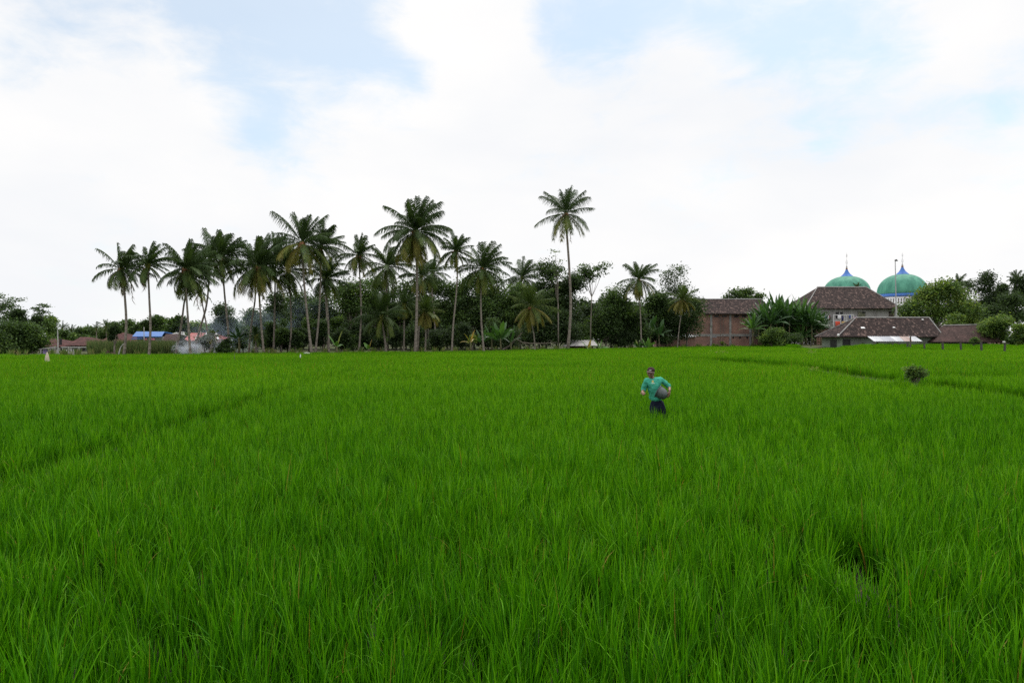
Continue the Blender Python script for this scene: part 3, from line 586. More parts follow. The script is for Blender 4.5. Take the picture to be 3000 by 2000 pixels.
tree('tall dark brownish tree at the right, highest of its group', 165, 2895, 850, 62, 118, n=2600, leaf=.28, tint=(-.1, .25), cl=90, blobs=[(2893, 808, 14), (2885, 825, 16), (2905, 830, 15), (2880, 850, 18), (2900, 860, 22), (2915, 880, 22), (2885, 885, 22), (2900, 905, 26)])
tree('dark green tree right of the tall brownish one', 168, 2934, 862, 50, 80, n=1800, leaf=.28, tint=(0, .3), cl=60)
tree('dark tree reaching the right edge high up', 158, 3003, 845, 60, 120, n=2200, leaf=.28, tint=(0, .35), cl=70)
tree('brownish tree under the dark trees at right', 150, 2905, 925, 100, 80, n=2400, leaf=.25, tint=(.0, .4), cl=80)
tree('mid green tree behind the bright bush', 146, 2970, 905, 90, 100, n=2400, leaf=.25, tint=(.1, .45), cl=80)
tree('leafy tree between the big green tree and the brownish tree', 144, 2855, 950, 80, 90, n=2200, leaf=.24, tint=(.15, .6), cl=70)
tree('dense glossy bush with rounded top by the brown roof', 112, 2920, 968, 96, 76, n=3000, leaf=.22, tint=(.45, .85), cl=90, nb=10, name='bush', cat='bush')
tree('broad leaved bush at the right edge', 108, 2990, 975, 60, 80, n=1600, leaf=.3, tint=(.4, .9), cl=40, nb=7, name='bush', cat='bush')
tree('low round bush before the brown roof', 106, 2852, 996, 34, 22, n=600, leaf=.16, tint=(.4, .8), cl=22, nb=5, name='bush', cat='bush')
tree('light green bush at the foot of the banana grove', 134, 2262, 990, 82, 48, n=2200, leaf=.2, tint=(.45, .85), cl=60, nb=9, name='bush', cat='bush')
tree('dark bush at the right foot of the banana grove', 134, 2320, 995, 60, 36, n=1200, leaf=.2, tint=(.1, .5), cl=36, nb=6, name='bush', cat='bush')
for (x, s_) in [(2095, 'small bright bush left of the barn pillar'), (2118, 'small bright bush under the bamboo poles')]:
    tree(s_, 147, x, 1007, 20, 14, n=300, leaf=.16, tint=(.6, .95), cl=12, nb=4, name='bush', cat='bush')
tree('lone dark leafy bush growing out of the rice', 25.0, 2682, 1098, 48, 46, n=1000, leaf=.05, tint=(.15, .8), cl=60, nb=9, name='bush', cat='bush', tr=.1, clump=.9)
tree('yellowing shrub left of the speckled palm trunk', 95, 1384, 985, 34, 46, n=240, leaf=.2, tint=(.9, 1), cl=14, nb=4, name='shrub', cat='shrub')

for (x, y_, w_, lab) in ((2270, 965, 120, 'dark leafy mass filling the left of the banana grove'), (2350, 962, 120, 'dark leafy mass filling the right of the banana grove')):
    tree(lab, 146, x, y_, w_, 96, n=2600, leaf=.34, tint=(0, .3), nb=10, cl=60)
# ------------------------------------------------------------------ bananas
def banana(label, D, cx, by, hpx, nl=9, spread=.55, lw=.32, tint=(.1, .5), group=None, stem=.35, erect=.5, name='banana_plant'):
    sc = D / 2000; bx = (cx - 1500) * sc; H = hpx * sc + .45; t = empty(name, (bx, D, 0), label, 'banana plant', group)
    hs = H * stem; mb = MB(); mb.tube([(bx, D, 0), (bx + .05, D, hs * .5), (bx + .02, D, hs), (bx, D, hs * 1.25)], [.16, .14, .10, .04], n=8); mb.build('stem', M_bstem, t, smooth=True)
    mb = MB(); LL = H - hs
    for i in range(nl):
        u = (i + .5) / nl; az = i * 2.4 + rng.uniform(0, .6); e = R(88 - 80 * u * (1 - erect * .5)) ; L = LL * rng.uniform(.8, 1.05) * (1 - .15 * u); bend = (.35 + .9 * u) * rng.uniform(.8, 1.3)
        ns = 9; p = Vector((bx, D, hs)); tt = np.clip(rng.uniform(*tint) + (.15 if u < .2 else 0), 0, 1); V = []; F = []
        sidev = Vector((-math.sin(az), math.cos(az), 0)); roll = rng.normal() * .5
        for k in range(ns + 1):
            f = k / ns; w = L * .5 * lw * spread * 1.0 * (0 if f < .12 else math.sin(math.pi * min(1, (f - .10) / .9) ** .75) ** .6) + .012
            ee = e - bend * f ** 1.4; d = Vector((math.cos(ee) * math.cos(az), math.cos(ee) * math.sin(az), math.sin(ee))); nrm_ = d.cross(sidev)
            s1 = sidev * math.cos(roll) + nrm_ * math.sin(roll)
            rag = 1 - .55 * rng.uniform() ** 2
            V += [tuple(p - s1 * w * rag + nrm_ * w * .35 * -1), tuple(p), tuple(p + s1 * w * rag - nrm_ * w * .35)]
            if k: q = 3 * (k - 1); F += [(q, q + 1, q + 4, q + 3), (q + 1, q + 2, q + 5, q + 4)]
            p = p + d * L / ns
        mb.add(V, F, tt)
    mb.build('leaves', M_ban, t, smooth=False)
    return t
for i, (x, h, lab) in enumerate([(2205, 110, 'leftmost banana plant of the big grove before the brick barn'), (2240, 150, 'banana plant with pale broad leaf in front of the barn end'), (2275, 165, 'tallest banana plant of the grove, left peak'), (2312, 150, 'dark banana plant in the middle of the grove'), (2345, 160, 'banana plant with upright bright leaf at the grove top'),
                                 (2378, 130, 'banana plant leaning toward the clothesline house'), (2405, 105, 'rightmost banana plant beneath the clothesline'), (2290, 95, 'short banana plant at the grove front left'), (2350, 90, 'short banana plant at the grove front right'), (2222, 128, 'dark banana plant between the grove left end and the barn'), (2258, 140, 'dense banana plant left of the tallest one'), (2295, 158, 'banana plant just right of the tallest one'), (2328, 140, 'dense dark banana plant right of the grove middle'), (2362, 145, 'banana plant beside the bright upright leaf'), (2390, 118, 'arching banana plant close to the laundry wall')]):
    banana(lab, 139 + (i * 37 % 5), x, 1010, h, 24, .66, .19, (.0, .42) if i % 4 else (.3, .7), stem=.46 if h > 100 else .3, erect=.35 + .1 * (i % 4))
banana('banana plant of the middle clump, left and lowest', 96, 1412, 1026, 72, 8, .7, .34, (.1, .5)); banana('banana plant of the middle clump with tall bright leaves', 97, 1466, 1025, 98, 10, .8, .34, (.3, .7), erect=.9)
banana('banana plant of the middle clump behind the others', 99, 1440, 1024, 90, 9, .7, .34, (.15, .5)); banana('banana plant at the right of the middle clump', 98, 1496, 1024, 74, 8, .7, .34, (.1, .5))
banana('torn young banana plant with one drooping leaf at the paddy edge', 81, 986, 1030, 70, 4, .8, .3, (.55, .75), stem=.3); banana('tiny lime green banana sprout near the slender palm', 84, 1080, 1029, 44, 4, .8, .4, (.8, .85), stem=.3)
banana('yellow withered banana plant beside the speckled palm', 93, 1378, 1026, 66, 5, .5, .3, (.92, 1.0), stem=.4); banana('dark banana plant near the smoke, left of the broad palm', 80, 700, 1030, 100, 8, .7, .3, (0, .25), stem=.45)
banana('small banana plant before the shed roof', 108, 1757, 1020, 34, 6, .9, .4, (.5, .8), stem=.2); banana('lime banana sprout at the shed corner', 106, 1722, 1020, 30, 4, .8, .4, (.6, .85), stem=.2)
banana('low spreading banana plant at the solitary palm foot', 118, 1872, 1016, 34, 9, 1.0, .4, (.35, .7), stem=.2); banana('second low banana plant right of the solitary palm foot', 117, 1893, 1016, 36, 8, 1.0, .4, (.3, .65), stem=.2)
banana('tall banana plant behind the solitary palm trunk', 126, 1905, 1010, 110, 8, .8, .3, (.15, .45), stem=.4); banana('leafy banana plant at the grove edge beneath the open tree', 125, 1930, 1010, 90, 8, .8, .3, (.1, .4), stem=.4)
banana('banana plant in front of the awning', 118, 2552, 1008, 18, 6, .9, .4, (.6, .8), stem=.2)
banana('low banana plant at the far right behind the posts', 110, 2996, 1008, 60, 7, .9, .4, (.35, .6), stem=.3)

# ------------------------------------------------------------------ tall cane grass
M_cane = mat('cane_grass', W, 0.7, 0.2, (.7, .75, .7), 0.25, 4, coords='World', trans=0.3, tint=[(0, (.06, .10, .03)), (.5, (.11, .17, .045)), (1, (.20, .20, .08))])
mb = MB(); n_ = 15000; Yc = rng.uniform(76, 92, n_); Xc = (rng.uniform(258, 512, n_) - 1500) / 2000 * Yc
hts = np.array([1.75 + .35 * mnoise.noise((float(a) * .3, float(b) * .3, 0)) for a, b in zip(Xc, Yc)])
for q in range(3):
    s_ = slice(q * 5000, (q + 1) * 5000); grass_blades(mb, np.stack([Xc[s_], Yc[s_], np.zeros(5000)], 1), 1.55 + .12 * q, .035, bend=.3)
tag(mb.build('cane_grass', M_cane), 'tall dry green cane grass patch behind the leftmost palms', 'grass', kind='stuff')
# ------------------------------------------------------------------ building materials
def roof_mat(name, dark, mid, pale, amt=.56, row=2.6):
    m = bpy.data.materials.new(name); m.use_nodes = True; t = m.node_tree; b = t.nodes['Principled BSDF']; b.inputs['Roughness'].default_value = .9; b.inputs['Specular IOR Level'].default_value = .15
    co = t.nodes.new('ShaderNodeTexCoord'); O = co.outputs['Object']
    def nz(s, d, st=(1, 1, 1)):
        mp = t.nodes.new('ShaderNodeMapping'); mp.inputs['Scale'].default_value = st; t.links.new(O, mp.inputs[0])
        n = t.nodes.new('ShaderNodeTexNoise'); n.inputs['Scale'].default_value = s; n.inputs['Detail'].default_value = d; n.inputs['Roughness'].default_value = .65; t.links.new(mp.outputs[0], n.inputs[0]); return n.outputs['Fac']
    def ramp(f, p0, c0, p1, c1):
        r = t.nodes.new('ShaderNodeValToRGB'); t.links.new(f, r.inputs[0]); r.color_ramp.elements[0].position = p0; r.color_ramp.elements[0].color = (*c0, 1); r.color_ramp.elements[1].position = p1; r.color_ramp.elements[1].color = (*c1, 1); return r.outputs[0]
    base = ramp(nz(.5, 5), .35, dark, .65, mid)
    vo = t.nodes.new('ShaderNodeTexVoronoi'); vo.inputs['Scale'].default_value = 4.0; t.links.new(O, vo.inputs['Vector'])
    tilev = ramp(vo.outputs['Color'], .1, (.55, .55, .55), .9, (1.3, 1.3, 1.3))
    spots = ramp(nz(2.6, 7, (1, .6, .6)), amt, (0, 0, 0), amt + .07, (1, 1, 1))
    wv = t.nodes.new('ShaderNodeTexWave'); wv.bands_direction = 'Z'; wv.inputs['Scale'].default_value = row; wv.inputs['Distortion'].default_value = .6; t.links.new(O, wv.inputs[0])
    rows = ramp(wv.outputs['Fac'], 0, (.72, .72, .72), .6, (1, 1, 1))
    def mixn(bt, f, a, c):
        x = t.nodes.new('ShaderNodeMix'); x.data_type = 'RGBA'; x.blend_type = bt
        if isinstance(f, float): x.inputs[0].default_value = f
        else: t.links.new(f, x.inputs[0])
        for i, s in ((6, a), (7, c)):
            if isinstance(s, tuple): x.inputs[i].default_value = (*s, 1)
            else: t.links.new(s, x.inputs[i])
        return x.outputs[2]
    c = mixn('MULTIPLY', 1.0, base, tilev); c = mixn('MIX', spots, c, pale); c = mixn('MULTIPLY', .8, c, rows)
    t.links.new(c, b.inputs['Base Color'])
    bp = t.nodes.new('ShaderNodeBump'); bp.inputs['Strength'].default_value = .5; t.links.new(wv.outputs['Fac'], bp.inputs['Height']); t.links.new(bp.outputs[0], b.inputs['Normal'])
    return m
M_roof = roof_mat('mossy_clay_tiles', (.022, .016, .0155), (.043, .028, .026), (.17, .115, .098), .55)
M_roof2 = roof_mat('brown_clay_tiles', (.045, .030, .027), (.080, .047, .042), (.16, .10, .085), .62)
M_roofr = roof_mat('red_clay_tiles', (.065, .032, .030), (.105, .047, .042), (.15, .085, .075), .62)
M_red = mat('red_painted_roof', (.38, .085, .07), .6, .3, (.27, .075, .06), 1.0)
M_bluer = mat('blue_metal_roof', (.045, .15, .42), .5, .4, (.04, .12, .33), .8)
def brick_mat():
    m = bpy.data.materials.new('clay_brick'); m.use_nodes = True; t = m.node_tree; b = t.nodes['Principled BSDF']; b.inputs['Roughness'].default_value = .9
    co = t.nodes.new('ShaderNodeTexCoord'); se = t.nodes.new('ShaderNodeSeparateXYZ'); cb = t.nodes.new('ShaderNodeCombineXYZ'); t.links.new(co.outputs['Object'], se.inputs[0]); t.links.new(se.outputs[0], cb.inputs[0]); t.links.new(se.outputs[2], cb.inputs[1])
    br = t.nodes.new('ShaderNodeTexBrick'); t.links.new(cb.outputs[0], br.inputs[0]); br.inputs['Scale'].default_value = 2.0; br.inputs['Color1'].default_value = (.30, .145, .105, 1); br.inputs['Color2'].default_value = (.21, .10, .08, 1); br.inputs['Mortar'].default_value = (.27, .22, .19, 1); br.inputs['Mortar Size'].default_value = .03
    nz = t.nodes.new('ShaderNodeTexNoise'); nz.inputs['Scale'].default_value = .5; nz.inputs['Detail'].default_value = 6; t.links.new(co.outputs['Object'], nz.inputs[0])
    r = t.nodes.new('ShaderNodeValToRGB'); t.links.new(nz.outputs['Fac'], r.inputs[0]); r.color_ramp.elements[0].position = .35; r.color_ramp.elements[0].color = (.62, .62, .64, 1); r.color_ramp.elements[1].position = .65; r.color_ramp.elements[1].color = (1.1, 1.05, 1, 1)
    x = t.nodes.new('ShaderNodeMix'); x.data_type = 'RGBA'; x.blend_type = 'MULTIPLY'; x.inputs[0].default_value = 1; t.links.new(br.outputs[0], x.inputs[6]); t.links.new(r.outputs[0], x.inputs[7]); t.links.new(x.outputs[2], b.inputs['Base Color'])
    return m
M_brick = brick_mat()
M_conc = mat('grey_concrete', (.30, .29, .28), .9, .2, (.19, .185, .18), 1.2, 8)
M_plaster = mat('stained_plaster', (.42, .41, .40), .9, .2, (.26, .25, .245), .7, 8, (.3, .6), stretch=(1, 1, .35))
M_gplaster = mat('greenish_plaster', (.22, .27, .21), .9, .2, (.16, .18, .15), .6, 6)
M_white = mat('white_paint', (.74, .74, .74), .6, .3, (.62, .62, .62), 1.5)
M_dark = mat('dark_opening', (.018, .018, .02), .5, .4, (.012, .012, .014), 2)
M_bframe = mat('weathered_wood', (.13, .11, .09), .9, .1, (.08, .065, .055), 3)
M_pane = mat('grimy_pane', (.24, .24, .17), .3, .5, (.14, .15, .10), 2)
M_zinc = mat('galvanised_sheet', (.44, .46, .48), .5, .3, (.33, .34, .36), .8, metal=.2)
M_rust = mat('rusty_sheet', (.36, .28, .26), .6, .3, (.27, .19, .16), 1.5)
M_greysheet = mat('grey_sheet', (.30, .32, .36), .5, .4, (.24, .25, .28), .8)
M_green = mat('dome_green', (.095, .31, .215), .65, .25, (.048, .19, .135), .8, 10, (.36, .66), stretch=(1, 1, .3))
M_blue = mat('dome_blue', (.07, .19, .52), .6, .3, (.055, .14, .42), 1)
M_metal = mat('grey_metal', (.42, .42, .42), .4, .5, (.32, .32, .32), 2, metal=.5)
M_post = mat('mossy_concrete_post', (.10, .095, .088), .95, .1, (.05, .05, .042), 5, 6)

def X(px, D): return (px - 1500) / 2000 * D
def Z(py, D): return CZ + (990 - py) / 2000 * D
def slab(mb, pts, th=.12):
    """a roof face with thickness"""
    p = [Vector(q) for q in pts]; nrm_ = (p[1] - p[0]).cross(p[2] - p[0]).normalized() * th
    if nrm_.z < 0: nrm_ = -nrm_
    n = len(p); V = [tuple(q) for q in p] + [tuple(q - nrm_) for q in p]
    mb.add(V, [tuple(range(n)), tuple(range(2 * n - 1, n - 1, -1))] + [(i, i + n, (i + 1) % n + n, (i + 1) % n) for i in range(n)])
def hip(mb, x0, x1, y0, y1, ze, zr, rx0, rx1, ry=None, th=.14):
    ry = (y0 + y1) / 2 if ry is None else ry
    a, b, c, d = (x0, y0, ze), (x1, y0, ze), (x1, y1, ze), (x0, y1, ze); e, f = (rx0, ry, zr), (rx1, ry, zr)
    slab(mb, [a, b, f, e], th); slab(mb, [c, d, e, f], th); slab(mb, [d, a, e], th); slab(mb, [b, c, f], th)
def wbox(name, m, par, x0, x1, y0, y1, z0, z1): return MB().box(x0, x1, y0, y1, z0, z1).build(name, m, par)

# ---- brick barn
D = 150; t = empty('brick_barn', (X(2130, D), D + 5, 0), 'long two storey brick barn with concrete pillars and brown tiled roof', 'building')
x0, x1 = X(2031, D), X(2255, D)
wbox('wall', M_brick, t, x0, x1, D, D + 10, 0, Z(916, D))
mb = MB(); ze, zr = Z(919, D), Z(877, D + 5); slab(mb, [(X(2060, D), D - .9, ze), (X(2262, D), D - .9, ze), (X(2258, D), D + 5, zr), (X(2057, D), D + 5, zr)]); slab(mb, [(X(2262, D), D + 11, ze), (X(2060, D), D + 11, ze), (X(2057, D), D + 5, zr), (X(2258, D), D + 5, zr)]); mb.build('roof', M_roof, t)
rd = MB().tube([(X(2057, D) - .05, D + 5, zr + .05), (X(2258, D) + .05, D + 5, zr + .05)], .14, 6); rd.build('ridge_cap', M_conc, t)
for px in (2083, 2139, 2198): wbox('pillar', M_conc, t, X(px - 3, D), X(px + 3, D), D - .16, D + .2, 0, Z(919, D))
wbox('beam', M_conc, t, x0 + .05, x1 - .05, D - .08, D + .2, Z(985, D), Z(978, D))
for px in (2099, 2122, 2157, 2180, 2215): wbox('vent', M_dark, t, X(px - 6.5, D), X(px + 6.5, D), D - .03, D + .2, Z(929, D), Z(923, D))
for px in (2148, 2168, 2189): wbox('wall_hole', M_dark, t, X(px - 2.3, D), X(px + 2.3, D), D - .03, D + .2, Z(991, D), Z(986, D))
wbox('shutter', M_greysheet, t, X(2087, D), X(2099, D), D - .04, D + .2, Z(988, D), Z(984.5, D))
for px in (2042, 2074, 2131): wbox('wall_hole', M_dark, t, X(px - 2.2, D), X(px + 2.2, D), D - .03, D + .2, Z(1013, D), Z(1009, D))
for px0, px1, lab in ((2101, 2110, 'left bamboo pole leaning on the brick barn'), (2107, 2119, 'right bamboo pole leaning on the brick barn')):
    o = MB().tube([(X(px0, D), D - 2.2, 0), (X((px0 + px1) / 2 + 1, D), D - 1.2, Z(965, D)), (X(px1, D), D - .25, Z(925, D))], [.07, .06, .05], 6).build('bamboo_pole', M_bframe, None, origin=(X(px0, D), D - 2.2, 0)); tag(o, lab, 'pole', 'bamboo poles on the barn')
# low lean-to shack left of the barn
D = 141; t = empty('lean_to_shack', (X(2000, D), D, 0), 'low plank shack in the shade at the left end of the brick barn', 'shack')
wbox('wall', M_brick, t, X(1930, D), X(2036, D), D, D + 5, 0, Z(985, D)); mb = MB(); slab(mb, [(X(1925, D), D - .4, Z(988, D)), (X(2038, D), D - .4, Z(985, D)), (X(2038, D), D + 5, Z(978, D)), (X(1925, D), D + 5, Z(980, D))]); mb.build('roof', M_zinc, t)
# ---- shed with grey roof
D = 112; t = empty('field_shed', (X(1695, D), D + 2, 0), 'low open shed with pale grey sheet roof behind the tallest palm', 'shed')
mb = MB(); slab(mb, [(X(1648, D), D - .3, Z(1013, D)), (X(1752, D), D - .3, Z(1012, D)), (X(1747, D), D + 4, Z(996, D)), (X(1678, D), D + 4, Z(996, D))], .06); mb.build('roof', M_plaster, t)
wbox('wall', M_brick, t, X(1670, D), X(1745, D), D + 3.4, D + 3.6, 0, Z(1004, D))
for px in (1652, 1690, 1728, 1748): wbox('post', M_bframe, t, X(px - 1, D), X(px + 1, D), D, D + .12, 0, Z(1013.5, D))
# ---- clothesline house
D = 150; t = empty('clothesline_house', (X(2490, D), D + 7, 0), 'two storey grey plastered house with mottled brown hip roof before the domes', 'house')
x0, x1, yb = X(2392, D), X(2627, D), D + 13; ze = Z(903, D)
wbox('wall', M_plaster, t, x0, x1, D, yb, 0, ze + .1)
mb = MB(); hip(mb, X(2352, D), X(2643, D - 1.2), D - 1.2, yb + 1.2, ze - .05, Z(842, D + 7) , X(2394, D + 7), X(2538, D + 7), D + 7); mb.build('roof', M_roof, t)
rf = (X(2538, D + 7), D + 7, Z(842, D + 7) + .05); rl = (X(2394, D + 7), D + 7, Z(842, D + 7) + .05)
mb = MB().tube([rl, rf], .17, 6); mb.tube([rl, (X(2352, D), D - 1.2, ze)], .12, 6); mb.tube([rf, (X(2643, D - 1.2), D - 1.2, ze)], .12, 6); mb.build('ridge_cap', M_conc, t)
w = wbox('window', M_dark, t, X(2448, D), X(2469, D), D - .05, D + .1, Z(933, D), Z(914, D))
mb = MB(); mb.box(X(2457.7, D), X(2459.3, D), D - .09, D - .03, Z(933, D), Z(914, D)); mb.box(X(2448, D), X(2457.6, D), D - .085, D - .03, Z(923.6, D), Z(922, D)); mb.box(X(2459.4, D), X(2469, D), D - .085, D - .03, Z(923.6, D), Z(922, D)); mb.build('frame', M_white, w)
w = wbox('window', M_pane, t, X(2513, D), X(2534, D), D - .05, D + .1, Z(933, D), Z(913, D))
wbox('pane', M_dark, w, X(2525, D), X(2534, D), D - .08, D - .051, Z(917.5, D), Z(913.5, D)); mb = MB(); mb.box(X(2511.5, D), X(2513, D), D - .1, D + .1, Z(933, D), Z(912, D)); mb.box(X(2534, D), X(2535.5, D), D - .1, D + .1, Z(933, D), Z(912, D)); mb.build('frame', M_conc, w)
w = wbox('window', M_bframe, t, X(2603, D), X(2618, D), D - .05, D + .1, Z(931, D), Z(912, D)); wbox('pane', M_dark, w, X(2604, D), X(2617, D), D - .08, D - .051, Z(917, D), Z(912.5, D))
wbox('ledge', M_conc, t, X(2386, D), x0 - .02, D - 1.5, yb - .5, Z(962, D), Z(957, D)); wbox('lower_wall', M_brick, t, x0 - .6, X(2440, D), D - 1.5, D - .02, 0, Z(962.5, D))
wbox('balcony_slab', M_conc, t, x0 - .6, X(2512, D), D - 1.9, D - .02, Z(962, D), Z(957.4, D))
mb = MB()
for px in (2431, 2451, 2463.5, 2469, 2482, 2489): mb.box(X(px - .7, D), X(px + .7, D), D - 1.8, D - 1.72, Z(957, D), Z(923.5, D))
mb.box(X(2430.3, D), X(2489.7, D), D - 1.8, D - 1.72, Z(923.4, D), Z(922, D)); mb.box(X(2431.8, D), X(2488.2, D), D - 1.79, D - 1.73, Z(940.5, D), Z(939.6, D)); mb.build('balcony_rail', M_white, t)
# washing
cl = [(2405, 8, 923, 935, (.03, .04, .09), 'navy shirt, leftmost on the clothesline'), (2411, 5, 923, 937, (.06, .14, .42), 'bright blue cloth on the clothesline'), (2416, 4, 924, 938, (.02, .03, .10), 'dark navy trousers beside the bright blue cloth'), (2420.5, 4, 925, 937, (.55, .52, .55), 'pale towel between navy trousers and maroon cloth'),
      (2424, 4, 924, 939, (.16, .03, .05), 'maroon cloth on the clothesline'), (2428.5, 3, 924, 939, (.22, .22, .22), 'grey narrow cloth at the balcony corner'), (2447, 10, 925, 936, (.75, .74, .76), 'white shirt hung at the balcony rail top'), (2456, 5, 928, 941, (.04, .04, .12), 'dark navy shirt before the paned window'), (2477, 4.5, 923.5, 934, (.05, .09, .30), 'small dark blue cloth right of the paned window'),
      (2489.5, 4, 930, 941, (.62, .25, .40), 'pink cloth at the right end of the rail'), (2494.5, 5, 928, 941, (.13, .05, .20), 'purple cloth at the right end of the line'), (2499, 4, 929, 939, (.08, .04, .10), 'dark plum cloth, last on the line'),
      (2442, 14, 942, 956, (.62, .10, .06), 'orange red towel on the lower rail'), (2460, 13, 942, 955, (.50, .33, .12), 'mustard tan towel on the lower rail'), (2475, 10, 941, 949, (.60, .62, .75), 'pale lilac cloth on the lower rail'), (2485, 9, 941.5, 948, (.03, .04, .12), 'navy cloth on the lower rail'), (2399, 9, 943, 949, (.03, .04, .12), 'dark blue cloth hanging low at the wall corner'), (2491, 6, 940, 945, (.25, .20, .45), 'violet cloth at the rail foot')]
for (px, w_, ya, yb_, c_, lab) in cl:
    nx, nz_ = 7, 4; V = []; F = []; yy = D - 1.86 if px > 2430 else D - 1.0
    for j in range(nz_):
        for i in range(nx):
            V.append((X(px - w_ / 2 + w_ * i / (nx - 1), D) + .03 * math.sin(j * 2 + px), yy - .05 * math.sin(i * 2.1 + px) * (.4 + j * .3) - .03, Z(ya + (yb_ - ya) * j / (nz_ - 1), D)))
    F = [(j * nx + i, j * nx + i + 1, (j + 1) * nx + i + 1, (j + 1) * nx + i) for j in range(nz_ - 1) for i in range(nx - 1)]
    mc = mat('cloth_' + lab.split()[0], c_, .9, .1, tuple(q * .8 for q in c_), 4)
    o = MB().add(V, F).build('laundry', mc, None, True, origin=(X(px, D), yy, Z(yb_, D))); tag(o, lab, 'laundry', 'laundry on the balcony')
    so = o.modifiers.new('thick', 'SOLIDIFY'); so.thickness = .02
for (yp, xa, xb, yy, lab) in ((922.6, 2396, 2431, D - 1.0, 'clothesline wire left of the balcony rail'),):
    tag(MB().tube([(X(xa, D), yy, Z(yp, D)), (X(xb, D), yy, Z(yp, D))], .02, 4).build('clothesline', M_metal, None, origin=(X(xa, D), yy, Z(yp, D))), lab, 'clothesline')
# ---- low house in front
Df = 113; t = empty('low_house', (X(2600, Df), Df + 4, 0), 'low house with long dark mottled tile roof behind the post row', 'house')
xl, xr = X(2454, Df), X(2765, Df); yb = 121.5; ze = Z(986, Df)
mb = MB(); zr = Z(931, Df + 4.2); hip(mb, xl, xr, Df, yb, ze, zr, X(2507, Df + 4.2), X(2722, Df + 4.2), Df + 4.2); mb.build('roof', M_roof, t)
ra, rb = (X(2507, Df + 4.2), Df + 4.2, zr + .05), (X(2722, Df + 4.2), Df + 4.2, zr + .05)
mb = MB().tube([ra, rb], .13, 6); mb.tube([ra, (xl, Df, ze + .05)], .10, 6); mb.tube([ra, (xl, yb, ze + .05)], .10, 6); mb.tube([rb, (xr, Df, ze + .05)], .10, 6); mb.build('ridge_cap', M_conc, t)
wbox('wall', M_gplaster, t, xl + .9, xr - .9, Df + 1, yb - .8, 0, ze - .05); wbox('door', M_dark, t, xl + .86, xl + 1.1, Df + 2.2, Df + 4.5, 0, ze - .5); wbox('door', M_dark, t, xl + 1.3, xl + 2.6, Df + .95, Df + 1.1, 0, ze - .4)
def on_roof(px, py):   # point on the front slope
    for k in range(60):
        f = k / 59; yy = Df + 4.2 * f; zz = ze + (zr - ze) * f
        if CZ + (990 - py) / 2000 * yy <= zz + .02: return Vector(((px - 1500) / 2000 * yy, yy, zz))
for (px, py, s_) in ((2528, 962, .28), (2619, 961, .17), (2703, 938, .14)):
    q = on_roof(px, py); mb = MB(); slab(mb, [(q.x - s_ * 1.3, q.y - s_ * .6, q.z - s_ * .45 + .16), (q.x + s_ * 1.2, q.y - s_ * .6, q.z - s_ * .45 + .16), (q.x + s_, q.y + s_ * .6, q.z + s_ * .45 + .16), (q.x - s_, q.y + s_ * .6, q.z + s_ * .45 + .16)], .05); mb.build('skylight', M_white, t)
MB().ball((xl + .1, Df - .02, ze + .25), .22, 8, 6, (1, .8, 1.1)).build('roof_finial', M_white, t, True)
# metal awning
Da = 108; t = empty('metal_awning', (X(2620, Da), Da, 0), 'corrugated sheet awning of white, grey and rusty panels by the low house', 'awning')
cols = [M_zinc, M_greysheet, M_zinc, M_rust, M_zinc]; xa = [2541, 2574, 2606, 2634, 2662, 2682]; xb = [2561, 2592, 2626, 2650, 2674, 2703]
for i in range(5):
    mb = MB(); V = []; F = []; nn = 14
    for k in range(nn + 1):
        f = k / nn; zz = .03 * math.sin(k * 2.2)
        V += [(X(xa[i] + (xa[i + 1] - xa[i]) * f, Da + 2.4), Da + 2.4, Z(985, Da + 2.4) + zz + .002 * i), (X(xb[i] + (xb[i + 1] - xb[i]) * f, Da), Da, Z(999.5, Da) + zz + .002 * i)]
    F = [(2 * k, 2 * k + 1, 2 * k + 3, 2 * k + 2) for k in range(nn)]; o = mb.add(V, F).build('sheet', cols[i], t); so = o.modifiers.new('thick', 'SOLIDIFY'); so.thickness = .015
for px in (2563, 2632, 2699): wbox('post', M_bframe, t, X(px - 1, Da), X(px + 1, Da), Da + .05, Da + .15, 0, Z(1000.3, Da))
# brown roof behind bush
D = 112; t = empty('brown_roofed_hut', (X(2815, D), D + 3, 0), 'hut with plain dark brown roof sloping nearly to the ground, right of the low house', 'hut')
mb = MB(); slab(mb, [(X(2738, D), D - 1, Z(1001, D)), (X(2925, D), D - 1, Z(1001, D)), (X(2910, D), D + 3.6, Z(952, D + 3.6)), (X(2806, D), D + 3.6, Z(954, D + 3.6))]); slab(mb, [(X(2925, D), D + 8, Z(1001, D)), (X(2738, D), D + 8, Z(1001, D)), (X(2806, D), D + 3.6, Z(954, D + 3.6)), (X(2910, D), D + 3.6, Z(952, D + 3.6))]); slab(mb, [(X(2738, D), D + 8, Z(1001, D)), (X(2738, D), D - 1, Z(1001, D)), (X(2806, D), D + 3.6, Z(954, D + 3.6))])
mb.build('roof', M_roof2, t); wbox('wall', M_gplaster, t, X(2760, D), X(2900, D), D + .6, D + 6.5, 0, Z(1002, D))
MB().tube([(X(2806, D), D + 3.6, Z(953, D + 3.6)), (X(2910, D), D + 3.6, Z(951, D + 3.6))], .1, 6).build('ridge_cap', M_conc, t)
# far long roof behind the trees at right
D = 175; t = empty('far_hall', (X(2890, D), D, 0), 'far building with a thin white roof edge glimpsed behind the right hand trees', 'building')
wbox('wall', M_brick, t, X(2835, D), X(2945, D), D, D + 8, 0, Z(888, D)); wbox('roof', M_white, t, X(2830, D), X(2950, D), D - .6, D + 8.4, Z(887.8, D), Z(883, D))

